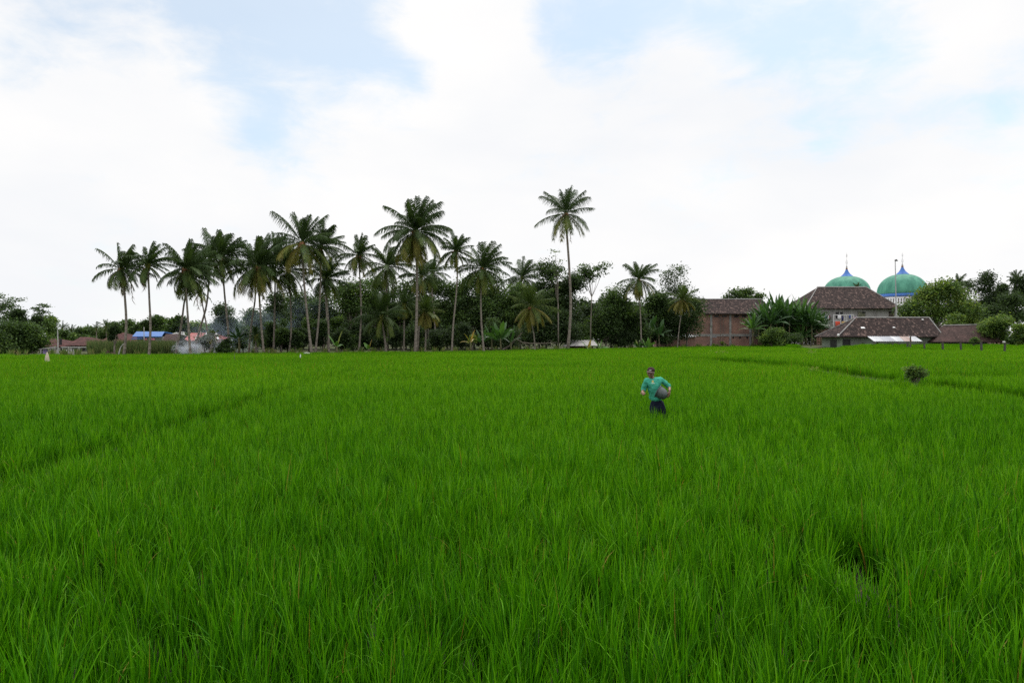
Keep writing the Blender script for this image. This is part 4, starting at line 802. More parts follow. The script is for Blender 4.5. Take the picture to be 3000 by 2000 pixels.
# ---- mosque with two domes
def finial(t, cx, cy, z0, ztop, rb):
    mb = MB(); H = ztop - z0
    mb.lathe((cx, cy, z0), [(.22, 0), (.2, H * .12), (.06, H * .16)], 10)
    mb.tube([(cx, cy, z0 + H * .1), (cx, cy, ztop)], [.05, .02], 6)
    for (za, zb_, r) in ((.22, .50, .30), (.70, .90, .17)):
        for k in range(6):
            a = k * math.pi / 3; pts = [(cx + r * math.sin(math.pi * q / 6) ** .6 * math.cos(a), cy + r * math.sin(math.pi * q / 6) ** .6 * math.sin(a), z0 + H * (za + (zb_ - za) * q / 6)) for q in range(7)]
            mb.tube(pts, .03, 4)
    mb.build('finial', M_metal, t)
def dome(D, px, pyb, pyt, hw, label, drum=True):
    cx = X(px, D); r = hw * D / 2000; zb_ = Z(pyb, D); H = Z(pyt, D) - zb_
    t = empty('mosque_dome', (cx, D, 0), label, 'dome')
    prof = [(r * .955, 0)] + [(r * math.cos(a) ** .86, H * (.06 + .94 * math.sin(a))) for a in np.linspace(0, math.pi / 2 * .97, 16)]
    MB().lathe((cx, D, zb_), prof, 40).build('dome_shell', M_green, t, True)
    MB().lathe((cx, D, zb_), [(r * .93, -.80), (r * .96, -.78), (r * .985, -.02), (r * .93, .0)], 40).build('blue_band', M_blue, t, True)
    if drum:
        MB().lathe((cx, D, 0), [(r * .90, zb_ - 6), (r * .90, zb_ - .93)], 40).build('drum', M_white, t)
        mb = MB()
        for k in range(56):
            a = k * 2 * math.pi / 56
            if math.sin(a) > .4: continue
            c0 = Vector((cx + r * .90 * math.cos(a), D + r * .90 * math.sin(a), 0)); tx = Vector((-math.sin(a), math.cos(a), 0)) * .11; nx = Vector((math.cos(a), math.sin(a), 0)) * .04
            z0_, z1_ = zb_ - 2.9, zb_ - 1.45; V = [tuple(c0 + s1 * tx + s2 * nx + Vector((0, 0, zq))) for zq in (z0_, z1_) for (s1, s2) in ((-1, 1), (1, 1), (1, -1), (-1, -1))]
            mb.add(V, [(0, 3, 2, 1), (4, 5, 6, 7), (0, 1, 5, 4), (1, 2, 6, 5), (2, 3, 7, 6), (3, 0, 4, 7)])
        mb.build('drum_grille', M_bframe, t)
    # flared blue cap: eight concave panels
    zc = zb_ + H; rc = r * .265; hc = r * .30
    prof = [(rc * 1.00, -.22), (rc * 1.06, -.10), (rc * .86, hc * .10), (rc * .62, hc * .30), (rc * .42, hc * .52), (rc * .27, hc * .78), (rc * .18, hc * 1.0)]
    MB().lathe((cx, D, zc), prof, 8).build('cap', M_blue, t); MB().lathe((cx, D, zc), [(rc * .86, -.5), (rc * .86, -.10)], 16).build('cap_collar', M_conc, t)
    MB().tube([(cx, D, zc + hc * .98), (cx, D, zc + hc * 1.22)], [.32, .28], 8).build('cap_neck', M_nut, t)
    finial(t, cx, D, zc + hc * 1.25, Z(740, D), r)
    return t
dome(200, 2643, 862, 803, 66.5, 'right green mosque dome, wholly visible above its slitted white drum')
dome(214, 2480, 862, 809, 64, 'left green mosque dome rising behind the clothesline house roof')
t = empty('mosque_hall', (X(2640, 205), 205, 0), 'white mosque hall mostly hidden behind the house and big green tree', 'building')
D = 190; wbox('wall', M_white, t, X(2400, 200), X(2760, 200), 191, 225, 0, Z(903, 190)); wbox('parapet', M_white, t, X(2398, 200), X(2762, 200), 190.8, 225.2, Z(902.8, 190), Z(900, 190))
# pole with a lamp
D = 128; t = empty('lamp_pole', (X(2626, D), D, 0), 'tall thin lamp pole standing before the right dome', 'pole')
MB().tube([(X(2626, D), D, 0), (X(2624.5, D), D, Z(870, D)), (X(2622, D), D, Z(764, D))], [.16, .10, .07], 8).build('pole', M_metal, t); MB().tube([(X(2621.5, D), D, Z(764, D)), (X(2625, D), D, Z(762, D)), (X(2630, D), D, Z(764, D))], [.16, .2, .05], 6).build('lamp_head', M_dark, t)

# ---- village on the left
def house(name, label, D, ex0, ex1, eye, rx0, rx1, ryp, dep, rm, wm, wx0=None, wx1=None, gable=False, cat='house', base=0):
    t = empty(name, (X((ex0 + ex1) / 2, D), D + dep / 2, 0), label, cat); ze = Z(eye, D); yr = D + dep / 2; zr = Z(ryp, yr)
    mb = MB()
    if gable: slab(mb, [(X(ex0, D), D - .5, ze), (X(ex1, D), D - .5, ze), (X(rx1, yr), yr, zr), (X(rx0, yr), yr, zr)]); slab(mb, [(X(ex1, D), D + dep + .5, ze), (X(ex0, D), D + dep + .5, ze), (X(rx0, yr), yr, zr), (X(rx1, yr), yr, zr)])
    else: hip(mb, X(ex0, D), X(ex1, D), D - .5, D + dep + .5, ze, zr, X(rx0, yr), X(rx1, yr), yr)
    mb.build('roof', rm, t)
    wx0 = ex0 + 5 if wx0 is None else wx0; wx1 = ex1 - 5 if wx1 is None else wx1
    wbox('wall', wm, t, X(wx0, D), X(wx1, D), D + .4, D + dep - .4, 0, ze - .02)
    return t
M_whitew = mat('whitewashed_wall', (.50, .50, .48), .8, .2, (.36, .36, .34), .8)
t = house('tiled_house', 'house with dark red hip roof behind the lilac hut', 118, 108, 200, 1014, 128, 165, 991, 9, M_roofr, M_whitew)
wbox('door', M_dark, t, X(170, 118), X(176, 118), 118.3, 118.5, 0, 2)
t = house('tiled_house', 'house with symmetric maroon hip roof and white veranda beam', 112, 198, 284, 1011, 236, 262, 987, 9, M_roofr, M_gplaster)
wbox('veranda_beam', M_whitew, t, X(178, 110), X(262, 110), 110.0, 110.2, Z(1018, 110), Z(1015.5, 110)); wbox('door', M_dark, t, X(236, 112), X(243, 112), 112.3, 112.5, 0, Z(1019, 112))
for px in (182, 208, 232, 258): wbox('veranda_post', M_whitew, t, X(px - .7, 110), X(px + .7, 110), 110.02, 110.15, 0, Z(1018.1, 110))
house('tiled_house', 'house with wide low orange red roof behind the small twisted tree', 122, 288, 398, 1003, 345, 362, 974, 10, M_roofr, M_whitew)
t = house('blue_roofed_house', 'house with bright blue metal roof and white gable', 118, 392, 478, 985, 400, 482, 971, 9, M_bluer, M_whitew, 398, 480, gable=True)
D = 118; yr = D + 4.5
MB().add([(X(479, D), D + .4, 0), (X(479, D) + .01, D + 8.6, 0), (X(479, D), D + 8.6, Z(985, D)), (X(479, D), yr, Z(971, yr) - .15), (X(479, D), D + .4, Z(985, D)), (X(484, D), D + .4, 0), (X(484, D), D + 8.6, 0), (X(484, D), D + 8.6, Z(985, D)), (X(484, D), yr, Z(971, yr) - .15), (X(484, D), D + .4, Z(985, D))], [(0, 1, 2, 3, 4), (9, 8, 7, 6, 5), (0, 4, 9, 5), (4, 3, 8, 9), (3, 2, 7, 8), (2, 1, 6, 7)]).build('gable_wall', M_whitew, t)
wbox('awning', M_bluer, t, X(396, D), X(424, D), D - 1.2, D + .38, Z(993, D), Z(990.5, D))
for (px, c_, lab) in ((428, (.5, .16, .2), 'rose curtain hung under the blue roof'), (451, (.65, .22, .35), 'pink sheet drying under the blue roof')):
    nx = 7; V = []; 
    for j in range(3):
        for i in range(nx): V.append((X(px - 6 + 12 * i / 6, D), D - .3 - .06 * math.sin(i * 2.2) * (1 + j * .3), Z(991 + 3.5 * j, D)))
    mc = mat('cloth_pink' + lab[:4], c_, .9, .1); o = MB().add(V, [(j * nx + i, j * nx + i + 1, (j + 1) * nx + i + 1, (j + 1) * nx + i) for j in range(2) for i in range(nx - 1)]).build('hanging_cloth', mc, None, True, origin=(X(px, D), D - .3, Z(998, D))); tag(o, lab, 'cloth'); o.modifiers.new('thick', 'SOLIDIFY').thickness = .02
t = house('brown_roofed_house', 'weathered house with brown gable roof right of the blue roof', 112, 478, 527, 999, 486, 524, 978, 8, M_roof2, M_whitew, gable=True)
t = house('red_roofed_house', 'house with vivid red roof crossed by white ridge bands', 106, 541, 644, 997, 560, 632, 975, 9, M_red, M_whitew)
yr = 106 + 4.5
for (a, b) in ((586, 577), (609, 601)):
    pa, pb = Vector((X(a, yr), yr, Z(974, yr) + .12)), Vector((X(b, 106), 105.5, Z(997, 106) + .12)); MB().tube([pa, pb], .13, 6).build('roof_band', M_white, t)
MB().tube([(X(632, yr), yr, Z(975, yr) + .1), (X(644, 106), 105.5, Z(997, 106) + .1)], .16, 6).build('roof_band', M_white, t)
house('maroon_roofed_house', 'small house with maroon roof partly veiled in smoke', 102, 632, 668, 1003, 640, 655, 992, 7, M_roofr, M_whitew)
house('grey_gabled_house', 'pale gabled house just right of the drooping palm trunk', 104, 668, 696, 1000, 672, 690, 992, 7, M_greysheet, M_gplaster, gable=True)
# lilac hut with flat roof, poles and barrel
D = 74; t = empty('lilac_hut', (X(130, D), D, 0), 'tiny lilac walled hut with flat slab roof at the left paddy edge', 'hut')
M_lil = mat('lilac_paint', (.33, .27, .50), .8, .2, (.27, .23, .42), 2)
wbox('wall', M_lil, t, X(125, D), X(134, D), D, D + 1, 0, Z(1022, D)); mb = MB(); slab(mb, [(X(120, D), D - .4, Z(1021.5, D)), (X(139, D), D - .4, Z(1019.5, D)), (X(141, D), D + 1.6, Z(1016, D)), (X(123, D), D + 1.6, Z(1017, D))], .08); mb.build('roof', M_conc, t)
for px in (117.5, 139.5): wbox('post', M_whitew, t, X(px - .8, D), X(px + .8, D), D + .1, D + .2, 0, Z(1021.5, D))
tag(MB().tube([(X(131, D), D + 2.2, 0), (X(130, D), D + 2.2, Z(1000, D)), (X(129.5, D), D + 2.2, Z(963, D))], [.07, .06, .04], 8).build('tall_pole', M_whitew, None, origin=(X(131, D), D + 2.2, 0)), 'tall white pole rising behind the lilac hut', 'pole')
D = 110; tag(MB().tube([(X(422, D), D, 0), (X(422, D), D, Z(958, D))], [.09, .06], 8).build('tall_pole', M_whitew, None, origin=(X(422, D), D, 0)), 'white pole standing before the blue roofed house', 'pole')
D = 76; tag(MB().lathe((X(191, D), D, 0), [(.0, .0), (.17, 0), (.19, .1), (.19, .75), (.17, .8), (.14, .8), (.14, .7), (0, .7)], 14).build('plastic_drum', M_white, None, True, origin=(X(191, D), D, 0)), 'small white drum standing at the left paddy edge', 'drum')
# garden fence sticks left
for i, px in enumerate((146, 152, 160, 166, 174, 200, 214, 228)):
    D = 74 + (i % 3) * .3; h = .95 + .15 * (i % 3)
    tag(MB().tube([(X(px, D), D, 0), (X(px, D) + .05, D, h)], [.04, .03], 5).build('fence_stick', M_whitew, None, origin=(X(px, D), D, 0)), 'pale stick of the garden fence by the lilac hut', 'stick', 'garden fence sticks by the lilac hut')
# mound and leaning pole by the small tree
D = 70.5; mb = MB(); 
V = []; F = []; nx = 16
for j in range(6):
    for i in range(nx): a = i / nx * 2 * math.pi; r = (1 - j / 5.0); h = .68 * (1 - r ** 2) * (1 + .2 * rng.normal() * (0 < j < 5)); V.append((X(322, D) + 1.35 * r * math.cos(a) * (1 + .08 * rng.normal()), D + .8 * r * math.sin(a), h))
F = [(j * nx + i, j * nx + (i + 1) % nx, (j + 1) * nx + (i + 1) % nx, (j + 1) * nx + i) for j in range(5) for i in range(nx)]
tag(mb.add(V, F).build('soil_mound', mat('dug_soil', (.09, .06, .045), .95, .1, (.05, .035, .028), 4), None, origin=(X(322, D), D, 0)), 'low heap of dark soil beside the small twisted tree', 'soil heap')
tag(MB().tube([(X(339, D), D + .3, 0), (X(350, D), D + .2, Z(1018, D)), (X(361, D), D, Z(1008, D))], [.07, .06, .05], 6).build('leaning_log', M_whitew, None, origin=(X(339, D), D + .3, 0)), 'pale log leaning against the leftmost palm trunk', 'log')
# fallen branches
D = 99; t = empty('fallen_branch', (X(1480, D), D, 0), 'bare forked dead branch lying before the dark grove', 'branch')
Mbr = mat('dead_branch_bark', (.20, .17, .14), .9, .1, (.13, .11, .09), 3)
mb = MB(); mb.tube([P(1475, 1024, D), P(1495, 1010, D), P(1515, 990, D), P(1532, 972, D)], [.17, .14, .10, .04], 6); mb.tube([P(1495, 1010, D), P(1506, 994, D), P(1522, 986, D), P(1530, 962, D)], [.09, .08, .05, .02], 5); mb.tube([P(1512, 992, D), P(1530, 1003, D), P(1555, 1006, D), P(1600, 1006, D), P(1630, 1003, D)], [.09, .09, .08, .06, .03], 5); mb.tube([P(1600, 1006, D), P(1610, 996, D), P(1618, 1000, D)], [.05, .03, .02], 5); mb.tube([P(1530, 1003, D), P(1548, 1012, D), P(1556, 1026, D)], [.06, .05, .04], 5)
mb.build('branch_wood', Mbr, t)

# ---- concrete posts in a row along the right hand field path
ppx = [2318, 2342, 2376, 2410, 2448, 2488, 2528, 2570, 2615, 2659, 2709, 2763, 2816, 2876, 2943]
byy = np.interp(ppx, [2318, 2659, 2943], [1014.5, 1021, 1026.5])
for i, (px, by) in enumerate(zip(ppx, byy)):
    D = 1.62 * 2000 / (by - 990); x = X(px, D); h = CZ - .013 * D / 2 * 1.0 * 1.0; h = Z(1003 - (i % 3 == 1) * 1.2, D); w = .095 * (1 + .15 * (i % 2)); ln = rng.normal() * .03
    mb = MB(); V = []
    for (z, s_) in ((0, 1), (h - .05, .95), (h, .82)): V += [(x + ln * z - w * s_, D - w * s_, z), (x + ln * z + w * s_, D - w * s_, z), (x + ln * z + w * s_, D + w * s_, z), (x + ln * z - w * s_, D + w * s_, z)]
    F = [(4, 5, 1, 0), (5, 6, 2, 1), (6, 7, 3, 2), (7, 4, 0, 3), (8, 9, 5, 4), (9, 10, 6, 5), (10, 11, 7, 6), (11, 8, 4, 7), (8, 11, 10, 9)]
    F = [f[::-1] for f in F]
    o = mb.add(V, F).build('concrete_post', M_post, None, origin=(x, D, 0))
    places = ['farthest post of the row, at the foot of the banana grove', 'second post from the far end, under the banana leaves', 'third post from the far end, below the brick corner', 'fourth post from the far end, by the low house door', 'post before the left corner of the low house', 'post before the low house wall, left of the banana by the awning', 'post just left of the banana before the awning', 'post under the left third of the awning', 'post under the middle of the awning', 'post below the awning right half with stake behind', 'post just right of the awning', 'post left of the low white stone behind the paddy strip', 'post between the white stone and the round bush', 'second nearest post, right of the round bush', 'nearest post of the row with pale lump on its top']
    tag(o, 'mossy concrete ' + places[i], 'post', 'concrete posts in a row')
x, D = X(2943, 1.62 * 2000 / 36.5), 1.62 * 2000 / 36.5
tag(MB().ball((x - .08, D, Z(1003, D) + .04), .2, 8, 6, (1, .9, .75)).build('stone_lump', M_whitew, None, True, origin=(x, D, Z(1003, D))), 'pale lump resting on the nearest concrete post', 'stone')
D = 130; tag(MB().ball((X(2750, D), D, Z(1004, D)), .4, 9, 6, (1.4, 1, 1)).build('white_sack', M_whitew, None, True, origin=(X(2750, D), D, 0)), 'small white sack behind the posts below the brown roofed hut', 'sack')
D = 104; tag(MB().tube([(X(2667, D), D, 0), (X(2667.5, D), D, Z(985, D))], [.12, .1], 6).build('wooden_stake', M_bframe, None, origin=(X(2667, D), D, 0)), 'grey wooden stake standing before the awning', 'stake')

# ---- small markers in the rice
D = 49; x = X(138, D); tag(MB().lathe((x, D, 0), [(.14, 0), (.15, .5), (.13, .75), (.07, 1.0), (.02, 1.15), (0, 1.16)], 10).build('cloth_scarecrow', mat('pale_sackcloth', (.55, .48, .38), .9, .1, (.42, .36, .28), 6), None, True, origin=(x, D, 0)), 'pale sack draped on a stick in the rice at the left', 'scarecrow')
D = 52; x = X(687, D); tag(MB().tube([(x + .05, D, 0), (x, D, .6), (x - .02, D, 1.0)], [.025, .02, .015], 5).build('bird_stake', M_bframe, None, origin=(x, D, 0)), 'thin dark stake in the rice below the crossing palms', 'stake')
D = 53; x = X(880, D); t = empty('bottle_marker', (x, D, 0), 'stick with a white bottle on top in the middle distance rice', 'marker')
MB().tube([(x, D, 0), (x, D, .72)], .015, 5).build('stick', M_bframe, t); MB().lathe((x, D, .60), [(.0, 0), (.05, .01), (.055, .18), (.02, .26), (.02, .3), (0, .3)], 10).build('bottle', M_white, t, True)
D = 76; x = X(899, D); tag(MB().ball((x, D, .35), .3, 10, 6, (1.5, 1, .75)).build('white_stone', M_whitew, None, True, origin=(x, D, 0)), 'pale stone on the bank near the curving nut palm', 'stone')
D = 72; x = X(113, D); tag(MB().ball((x, D, .3), .26, 10, 6, (1.4, 1, .9)).build('grey_stone', M_post, None, True, origin=(x, D, 0)), 'grey stone on the bank below the lilac hut', 'stone')
def wilted(px, by, s_, lab):
    D = 3300 / (by - 990); x = X(px, D); mb = MB(); pos = np.array([x, D, .52]) + rng.normal(size=(46, 3)) * np.array([.16, .1, .09]) * s_
    quadcloud(mb, pos, .055 * s_, tint=.97); mb.tube([(x, D, 0), (x, D, .5)], .012, 4)
    tag(mb.build('withered_weed', M_leaf, None, origin=(x, D, 0)), lab, 'weed')
wilted(2491, 1056, 1.6, 'withered brown weed in the rice below the low house'); wilted(2114, 1034, 1.9, 'small brown weed in the rice below the brick barn')
wilted(2382, 1082, 1.1, 'pale weed on the rice bund left of the lone bush'); wilted(2378, 1033, 1.6, 'dull weed in the rice near the posts')

# ------------------------------------------------------------------ smoke
def smoke(name, c, r, dens, sc_, lab, col=(.86, .91, 1.0), lo=.47):
    m = bpy.data.materials.new(name); m.use_nodes = True; t = m.node_tree; t.nodes.remove(t.nodes['Principled BSDF'])
    pv = t.nodes.new('ShaderNodeVolumePrincipled'); pv.inputs['Color'].default_value = (*col, 1); pv.inputs['Anisotropy'].default_value = .2
    co = t.nodes.new('ShaderNodeTexCoord'); nz = t.nodes.new('ShaderNodeTexNoise'); nz.inputs['Scale'].default_value = sc_; nz.inputs['Detail'].default_value = 5; nz.inputs['Distortion'].default_value = .6
    t.links.new(co.outputs['Object'], nz.inputs[0])
    ln = t.nodes.new('ShaderNodeVectorMath'); ln.operation = 'DIVIDE'; t.links.new(co.outputs['Object'], ln.inputs[0]); ln.inputs[1].default_value = r
    le = t.nodes.new('ShaderNodeVectorMath'); le.operation = 'LENGTH'; t.links.new(ln.outputs[0], le.inputs[0])
    fall = M(t, 'SUBTRACT', 1.0, le.outputs['Value'], clamp=True); f2 = M(t, 'MULTIPLY', M(t, 'SUBTRACT', nz.outputs['Fac'], lo, clamp=True), fall)
    t.links.new(M(t, 'MULTIPLY', f2, dens), pv.inputs['Density']); t.links.new(pv.outputs[0], t.nodes['Material Output'].inputs['Volume'])
    mb = MB(); mb.ball((0, 0, 0), 1, 20, 12, r); o = mb.build('smoke', m, None, True, origin=(0, 0, 0)); o.location = c
    tag(o, lab, 'smoke', kind='stuff'); return o
smoke('smoke_low', P(548, 1022, 71.5), (1.7, 1.0, 1.0), 30.0, 1.6, 'dense bluish smoke rising from the field edge fire')
smoke('smoke_mid', P(580, 1002, 76), (3.4, 2.0, 1.8), 2.6, .7, 'thinner smoke drifting past the red roof')
smoke('smoke_drift', P(680, 970, 92), (9, 6, 4.2), .45, .22, 'blue haze of smoke drifting through the palm trunks', (.60, .74, .95))
smoke('smoke_grove', P(850, 925, 108), (8, 6, 4.5), .18, .2, 'faint smoke hanging among the trees behind the nut palm', (.60, .74, .95))
# ------------------------------------------------------------------ people
def bake(o, name, m, parent, voxel=None, smooth=True):
    """replace an object with its evaluated mesh"""
    dg = bpy.context.evaluated_depsgraph_get(); dg.update(); me = bpy.data.meshes.new_from_object(o.evaluated_get(dg)); bpy.data.objects.remove(o)
    me.name = name; me.materials.clear(); me.materials.append(m)
    if smooth: me.polygons.foreach_set('use_smooth', [True] * len(me.polygons))
    return link(bpy.data.objects.new(name, me), parent)
def skin(J, E, R_, root, sub=1):
    me = bpy.data.meshes.new('s'); me.from_pydata([tuple(j) for j in J], E, []); o = link(bpy.data.objects.new('s', me))
    o.modifiers.new('skin', 'SKIN'); sv = me.skin_vertices[0].data
    for i, r in enumerate(R_): sv[i].radius = r if isinstance(r, tuple) else (r, r); sv[i].use_root = (i == root)
    if sub: s = o.modifiers.new('sub', 'SUBSURF'); s.levels = sub; s.render_levels = sub
    return o
def union(objs, voxel, smooth_it=2):
    dg = bpy.context.evaluated_depsgraph_get(); dg.update(); V = []; F = []; n = 0
    for o in objs:
        me = bpy.data.meshes.new_from_object(o.evaluated_get(dg)); V += [tuple(o.matrix_world @ v.co) for v in me.vertices]; F += [tuple(i + n for i in p.vertices) for p in me.polygons]; n = len(V)
    for o in objs: bpy.data.objects.remove(o)
    me = bpy.data.meshes.new('u'); me.from_pydata(V, [], F); o = link(bpy.data.objects.new('u', me))
    r = o.modifiers.new('r', 'REMESH'); r.mode = 'VOXEL'; r.voxel_size = voxel
    if smooth_it: s = o.modifiers.new('sm', 'SMOOTH'); s.iterations = smooth_it; s.factor = .5
    return o
M_skin = mat('tanned_skin', (.235, .13, .085), .5, .4, (.17, .09, .058), 14)
M_shirt = mat('teal_green_shirt', (.062, .37, .265), .85, .15, (.045, .30, .215), 9)
M_trou = mat('dark_navy_trousers', (.012, .015, .032), .9, .1, (.008, .010, .022), 9)
M_cap = mat('dark_maroon_cap', (.050, .026, .030), .9, .1, (.038, .020, .024), 20)
M_visor = mat('faded_visor', (.15, .105, .10), .8, .2, (.11, .075, .07), 20)
M_bowl = mat('grey_plastic_basin', (.07, .088, .088), .36, .5, (.05, .064, .064), 4)
M_logo = mat('pale_yellow_print', (.70, .66, .26), .8, .2, (.60, .55, .22), 40)
M_wprint = mat('white_print', (.72, .78, .72), .8, .2, (.62, .7, .64), 40)
M_watch = mat('black_strap', (.015, .015, .015), .6, .3)
DP = 15.5
def A(px, py, dy=0.0):     # point on the farmer, dy metres behind (+) or before (-) his axis
    D = DP + dy; return Vector(((px - 1500) / 2000 * D, D, CZ + (990 - py) / 2000 * D))
fx = A(1915, 1180).x
per = empty('person', (fx, DP, 0), 'farmer in teal green shirt and dark cap wading through the rice', 'person', None)
class Sk:
    def __init__(s): s.J = []; s.E = []; s.R = []
    def j(s, p, r, par=None):
        s.J.append(Vector(p)); s.R.append(r)
        if par is not None: s.E.append((par, len(s.J) - 1))
        return len(s.J) - 1
# skeleton points
pel = A(1924, 1178); wst = A(1920, 1158, -.01); chs = A(1914, 1130, -.05); nck = A(1912, 1109, -.08); hd0 = A(1909, 1098, -.11)
shR = A(1894, 1114, -.06); shL = A(1935, 1111, -.03)
elR = A(1885, 1144, .02); wrR = A(1882, 1147, -.22)
elL = A(1961, 1132, .03); wrL = A(1962, 1147, -.20)
kR = A(1916, 1228, -.08); kL = A(1943, 1226, .06); fR = Vector((A(1912, 1225).x, DP - .02, .02)); fL = Vector((A(1950, 1225).x, DP + .22, .02))
b = Sk(); p = b.j(pel, .085); w = b.j(wst, .085, p); c = b.j(chs, .095, w); nk = b.j(nck, .05, c); hd = b.j(hd0, .055, nk)
def arm(sh, el, wr, fdir, palm_n, curl, spread):
    s = b.j(sh, .055, c); u = b.j(sh.lerp(el, .5), .046, s); e = b.j(el, .038, u); f = b.j(el.lerp(wr, .5), .036, e); q = b.j(wr, .026, f)
    fd = Vector(fdir).normalized(); pn = Vector(palm_n).normalized(); sd_ = fd.cross(pn).normalized()
    palm_c = wr + fd * .05; pc = b.j(palm_c, (.036, .022), q)
    for i, (off, ln) in enumerate(((-.030, .070), (-.010, .080), (.010, .076), (.030, .060))):
        base = wr + fd * .088 + sd_ * off; k0 = b.j(base, .0115, pc); d1 = (fd + sd_ * off * spread).normalized(); pt = base; prev = k0; ang = curl * .5
        for sgm in (.45, .32, .23):
            dd = d1 * math.cos(ang) + pn * math.sin(ang); pt = pt + dd * ln * sgm; prev = b.j(pt, .0095, prev); ang += curl * (.9 + .12 * i)
    base = wr + fd * .03 - sd_ * .034; k0 = b.j(base, .013, pc); t1 = base + (fd * .6 - sd_ * .55 + pn * .5).normalized() * .035; k1 = b.j(t1, .011, k0); b.j(t1 + (fd * .7 + pn * .6 + sd_ * .1 * curl).normalized() * .03, .010, k1)
arm(shR, elR, wrR, (.10, -.95, -.25), (.2, .15, -1), 1.15, 1)
arm(shL, elL, wrL, (-.22, -.10, -.97), (-.75, .65, .0), .75, 1)
for hp, kn, ft in ((A(1915, 1186), kR, fR), (A(1936, 1186, .02), kL, fL)):
    h = b.j(hp, .07, p); k = b.j(kn, .052, h); a = b.j(ft + Vector((0, 0, .08)), .04, k); b.j(ft + Vector((-.03, -.14, .02)), .035, a)
body = skin(b.J, b.E, b.R, 0, 1)
# head: skull, jaw, nose, ears, lips and brow in one surface, turned down to the left
hc = A(1906.5, 1092, -.12); yaw, pitch, rol = R(-22), R(9), R(8)
from mathutils import Euler
HR = Euler((pitch, rol, yaw), 'XYZ').to_matrix()      # face looks along -Y
hm = MB(); hm.ball((0, 0, 0), 1, 22, 16); V = hm.v[0].copy()
out = []
for (x, y, z) in V:
    X_, Y_, Z_ = x * .076, y * .094, z * .115
    if z < -.1: f = 1 - .34 * min(1, (-z - .1) / .8); X_ *= f; Y_ = Y_ * (1 - .18 * (-z)) - .010 * (-z) * (y < .2)
    if y < -.3: Y_ *= .95
    if z < -.5 and y < -.2: Y_ -= .008
    out.append((X_, Y_, Z_))
hm.v[0] = np.array(out)
def blob(c_, s_): hm.ball(c_, 1, 10, 8, s_)
blob((0, -.096, -.018), (.013, .018, .024)); blob((0, -.104, -.034), (.017, .013, .010)); blob((0, -.088, .012), (.012, .010, .02))
for s_ in (-1, 1): blob((s_ * .074, .008, -.012), (.010, .018, .030)); blob((s_ * .030, -.082, .022), (.020, .012, .007)); blob((s_ * .040, -.066, -.028), (.020, .018, .017)); blob((s_ * .030, -.080, .006), (.012, .008, .007))
blob((0, -.089, -.062), (.023, .010, .006)); blob((0, -.087, -.072), (.020, .010, .006)); blob((0, -.078, -.098), (.020, .016, .015))
hv = [hc + HR @ Vector(tuple(q)) for q in np.concatenate(hm.v)]
hme = bpy.data.meshes.new('h'); hme.from_pydata([tuple(q) for q in hv], [], hm.f); ho = link(bpy.data.objects.new('h', hme))
u = union([body, ho], .0065, 2)
bd = bake(u, 'body', M_skin, per); 
def to_local(o, par):
    off = Vector(par.location); me = o.data
    for v in me.vertices: v.co -= off
to_local(bd, per)
# eyes, hair
eb = MB()
for s_ in (-1, 1): q = hc + HR @ Vector((s_ * .030, -.0845, .005)); eb.ball(tuple(q), .0085, 8, 6, (1.2, .8, .6))
eb.build('eyes', mat('dark_eyes', (.02, .014, .012), .3, .5), per, True)
hb = MB(); hb.ball((0, 0, 0), 1, 20, 12); vv = []
for (x, y, z) in hb.v[0]: vv.append(tuple(hc + HR @ Vector((x * .081, y * .098 + .006, z * .118 + .004)) ) if (y > -.05 or z > .3) else tuple(hc + HR @ Vector((x * .070, y * .08 + .01, z * .10 + .004))))
hb.v[0] = np.array(vv); keep = [f for f in hb.f if np.mean([ (np.array(HR.inverted() @ (Vector(tuple(vv[i])) - hc)))[2] for i in f]) > -.045]
hb.f = keep; hb.build('hair', mat('black_hair', (.018, .014, .013), .7, .2), per, True)
# cap
cb = MB(); cv = []; cf = []; n = 24
for i in range(9):
    ph = math.pi / 2 * (1 - i / 8) 
    for k_ in range(n):
        a = 2 * math.pi * k_ / n; r_ = math.cos(math.pi / 2 - ph) if False else math.sin(math.pi / 2 * (1 - (i / 8)) ) 
        rr_ = math.cos(math.pi / 2 * i / 8); hh_ = math.sin(math.pi / 2 * i / 8) ** .9
        cv.append(tuple(hc + HR @ Vector((rr_ * .087 * math.cos(a), rr_ * .104 * math.sin(a) + .003, .052 + hh_ * .080))))
for i in range(8):
    for k_ in range(n): a_, b_ = i * n + k_, i * n + (k_ + 1) % n; cf.append((a_, b_, b_ + n, a_ + n))
co_ = cb.add(cv, cf).build('cap', M_cap, per, True); co_.modifiers.new('t', 'SOLIDIFY').thickness = .004
vb = MB(); V = []; F = []
for i in range(6):
    for k_ in range(13):
        a = math.pi + math.pi * (.12 + .76 * k_ / 12); e_ = i / 5
        V.append(tuple(hc + HR @ Vector((math.cos(a) * (.086 + .006 * e_), math.sin(a) * (.100 + .068 * e_ * math.sin(math.pi * k_ / 12) ** .7) , .055 - .016 * e_ - .012 * (math.cos(a)) ** 2 * (1 + e_)))))
F = [(i * 13 + k_, i * 13 + k_ + 1, (i + 1) * 13 + k_ + 1, (i + 1) * 13 + k_) for i in range(5) for k_ in range(12)]
vo_ = vb.add(V, F).build('visor', M_visor, co_, True, ); 
vo_.modifiers.new('t', 'SOLIDIFY').thickness = .005
mk = MB(); pts = [(-.022, .004), (-.012, -.004), (.0, -.003), (.026, .012)]
for i in range(3):
    q = [hc + HR @ Vector((x_, -.1075 + .04 * (z_) , .080 + z_)) for (x_, z_) in (pts[i], pts[i + 1])]
    mk.tube(q, [.006, .005], 5)
mk.build('cap_mark', M_wprint, co_)
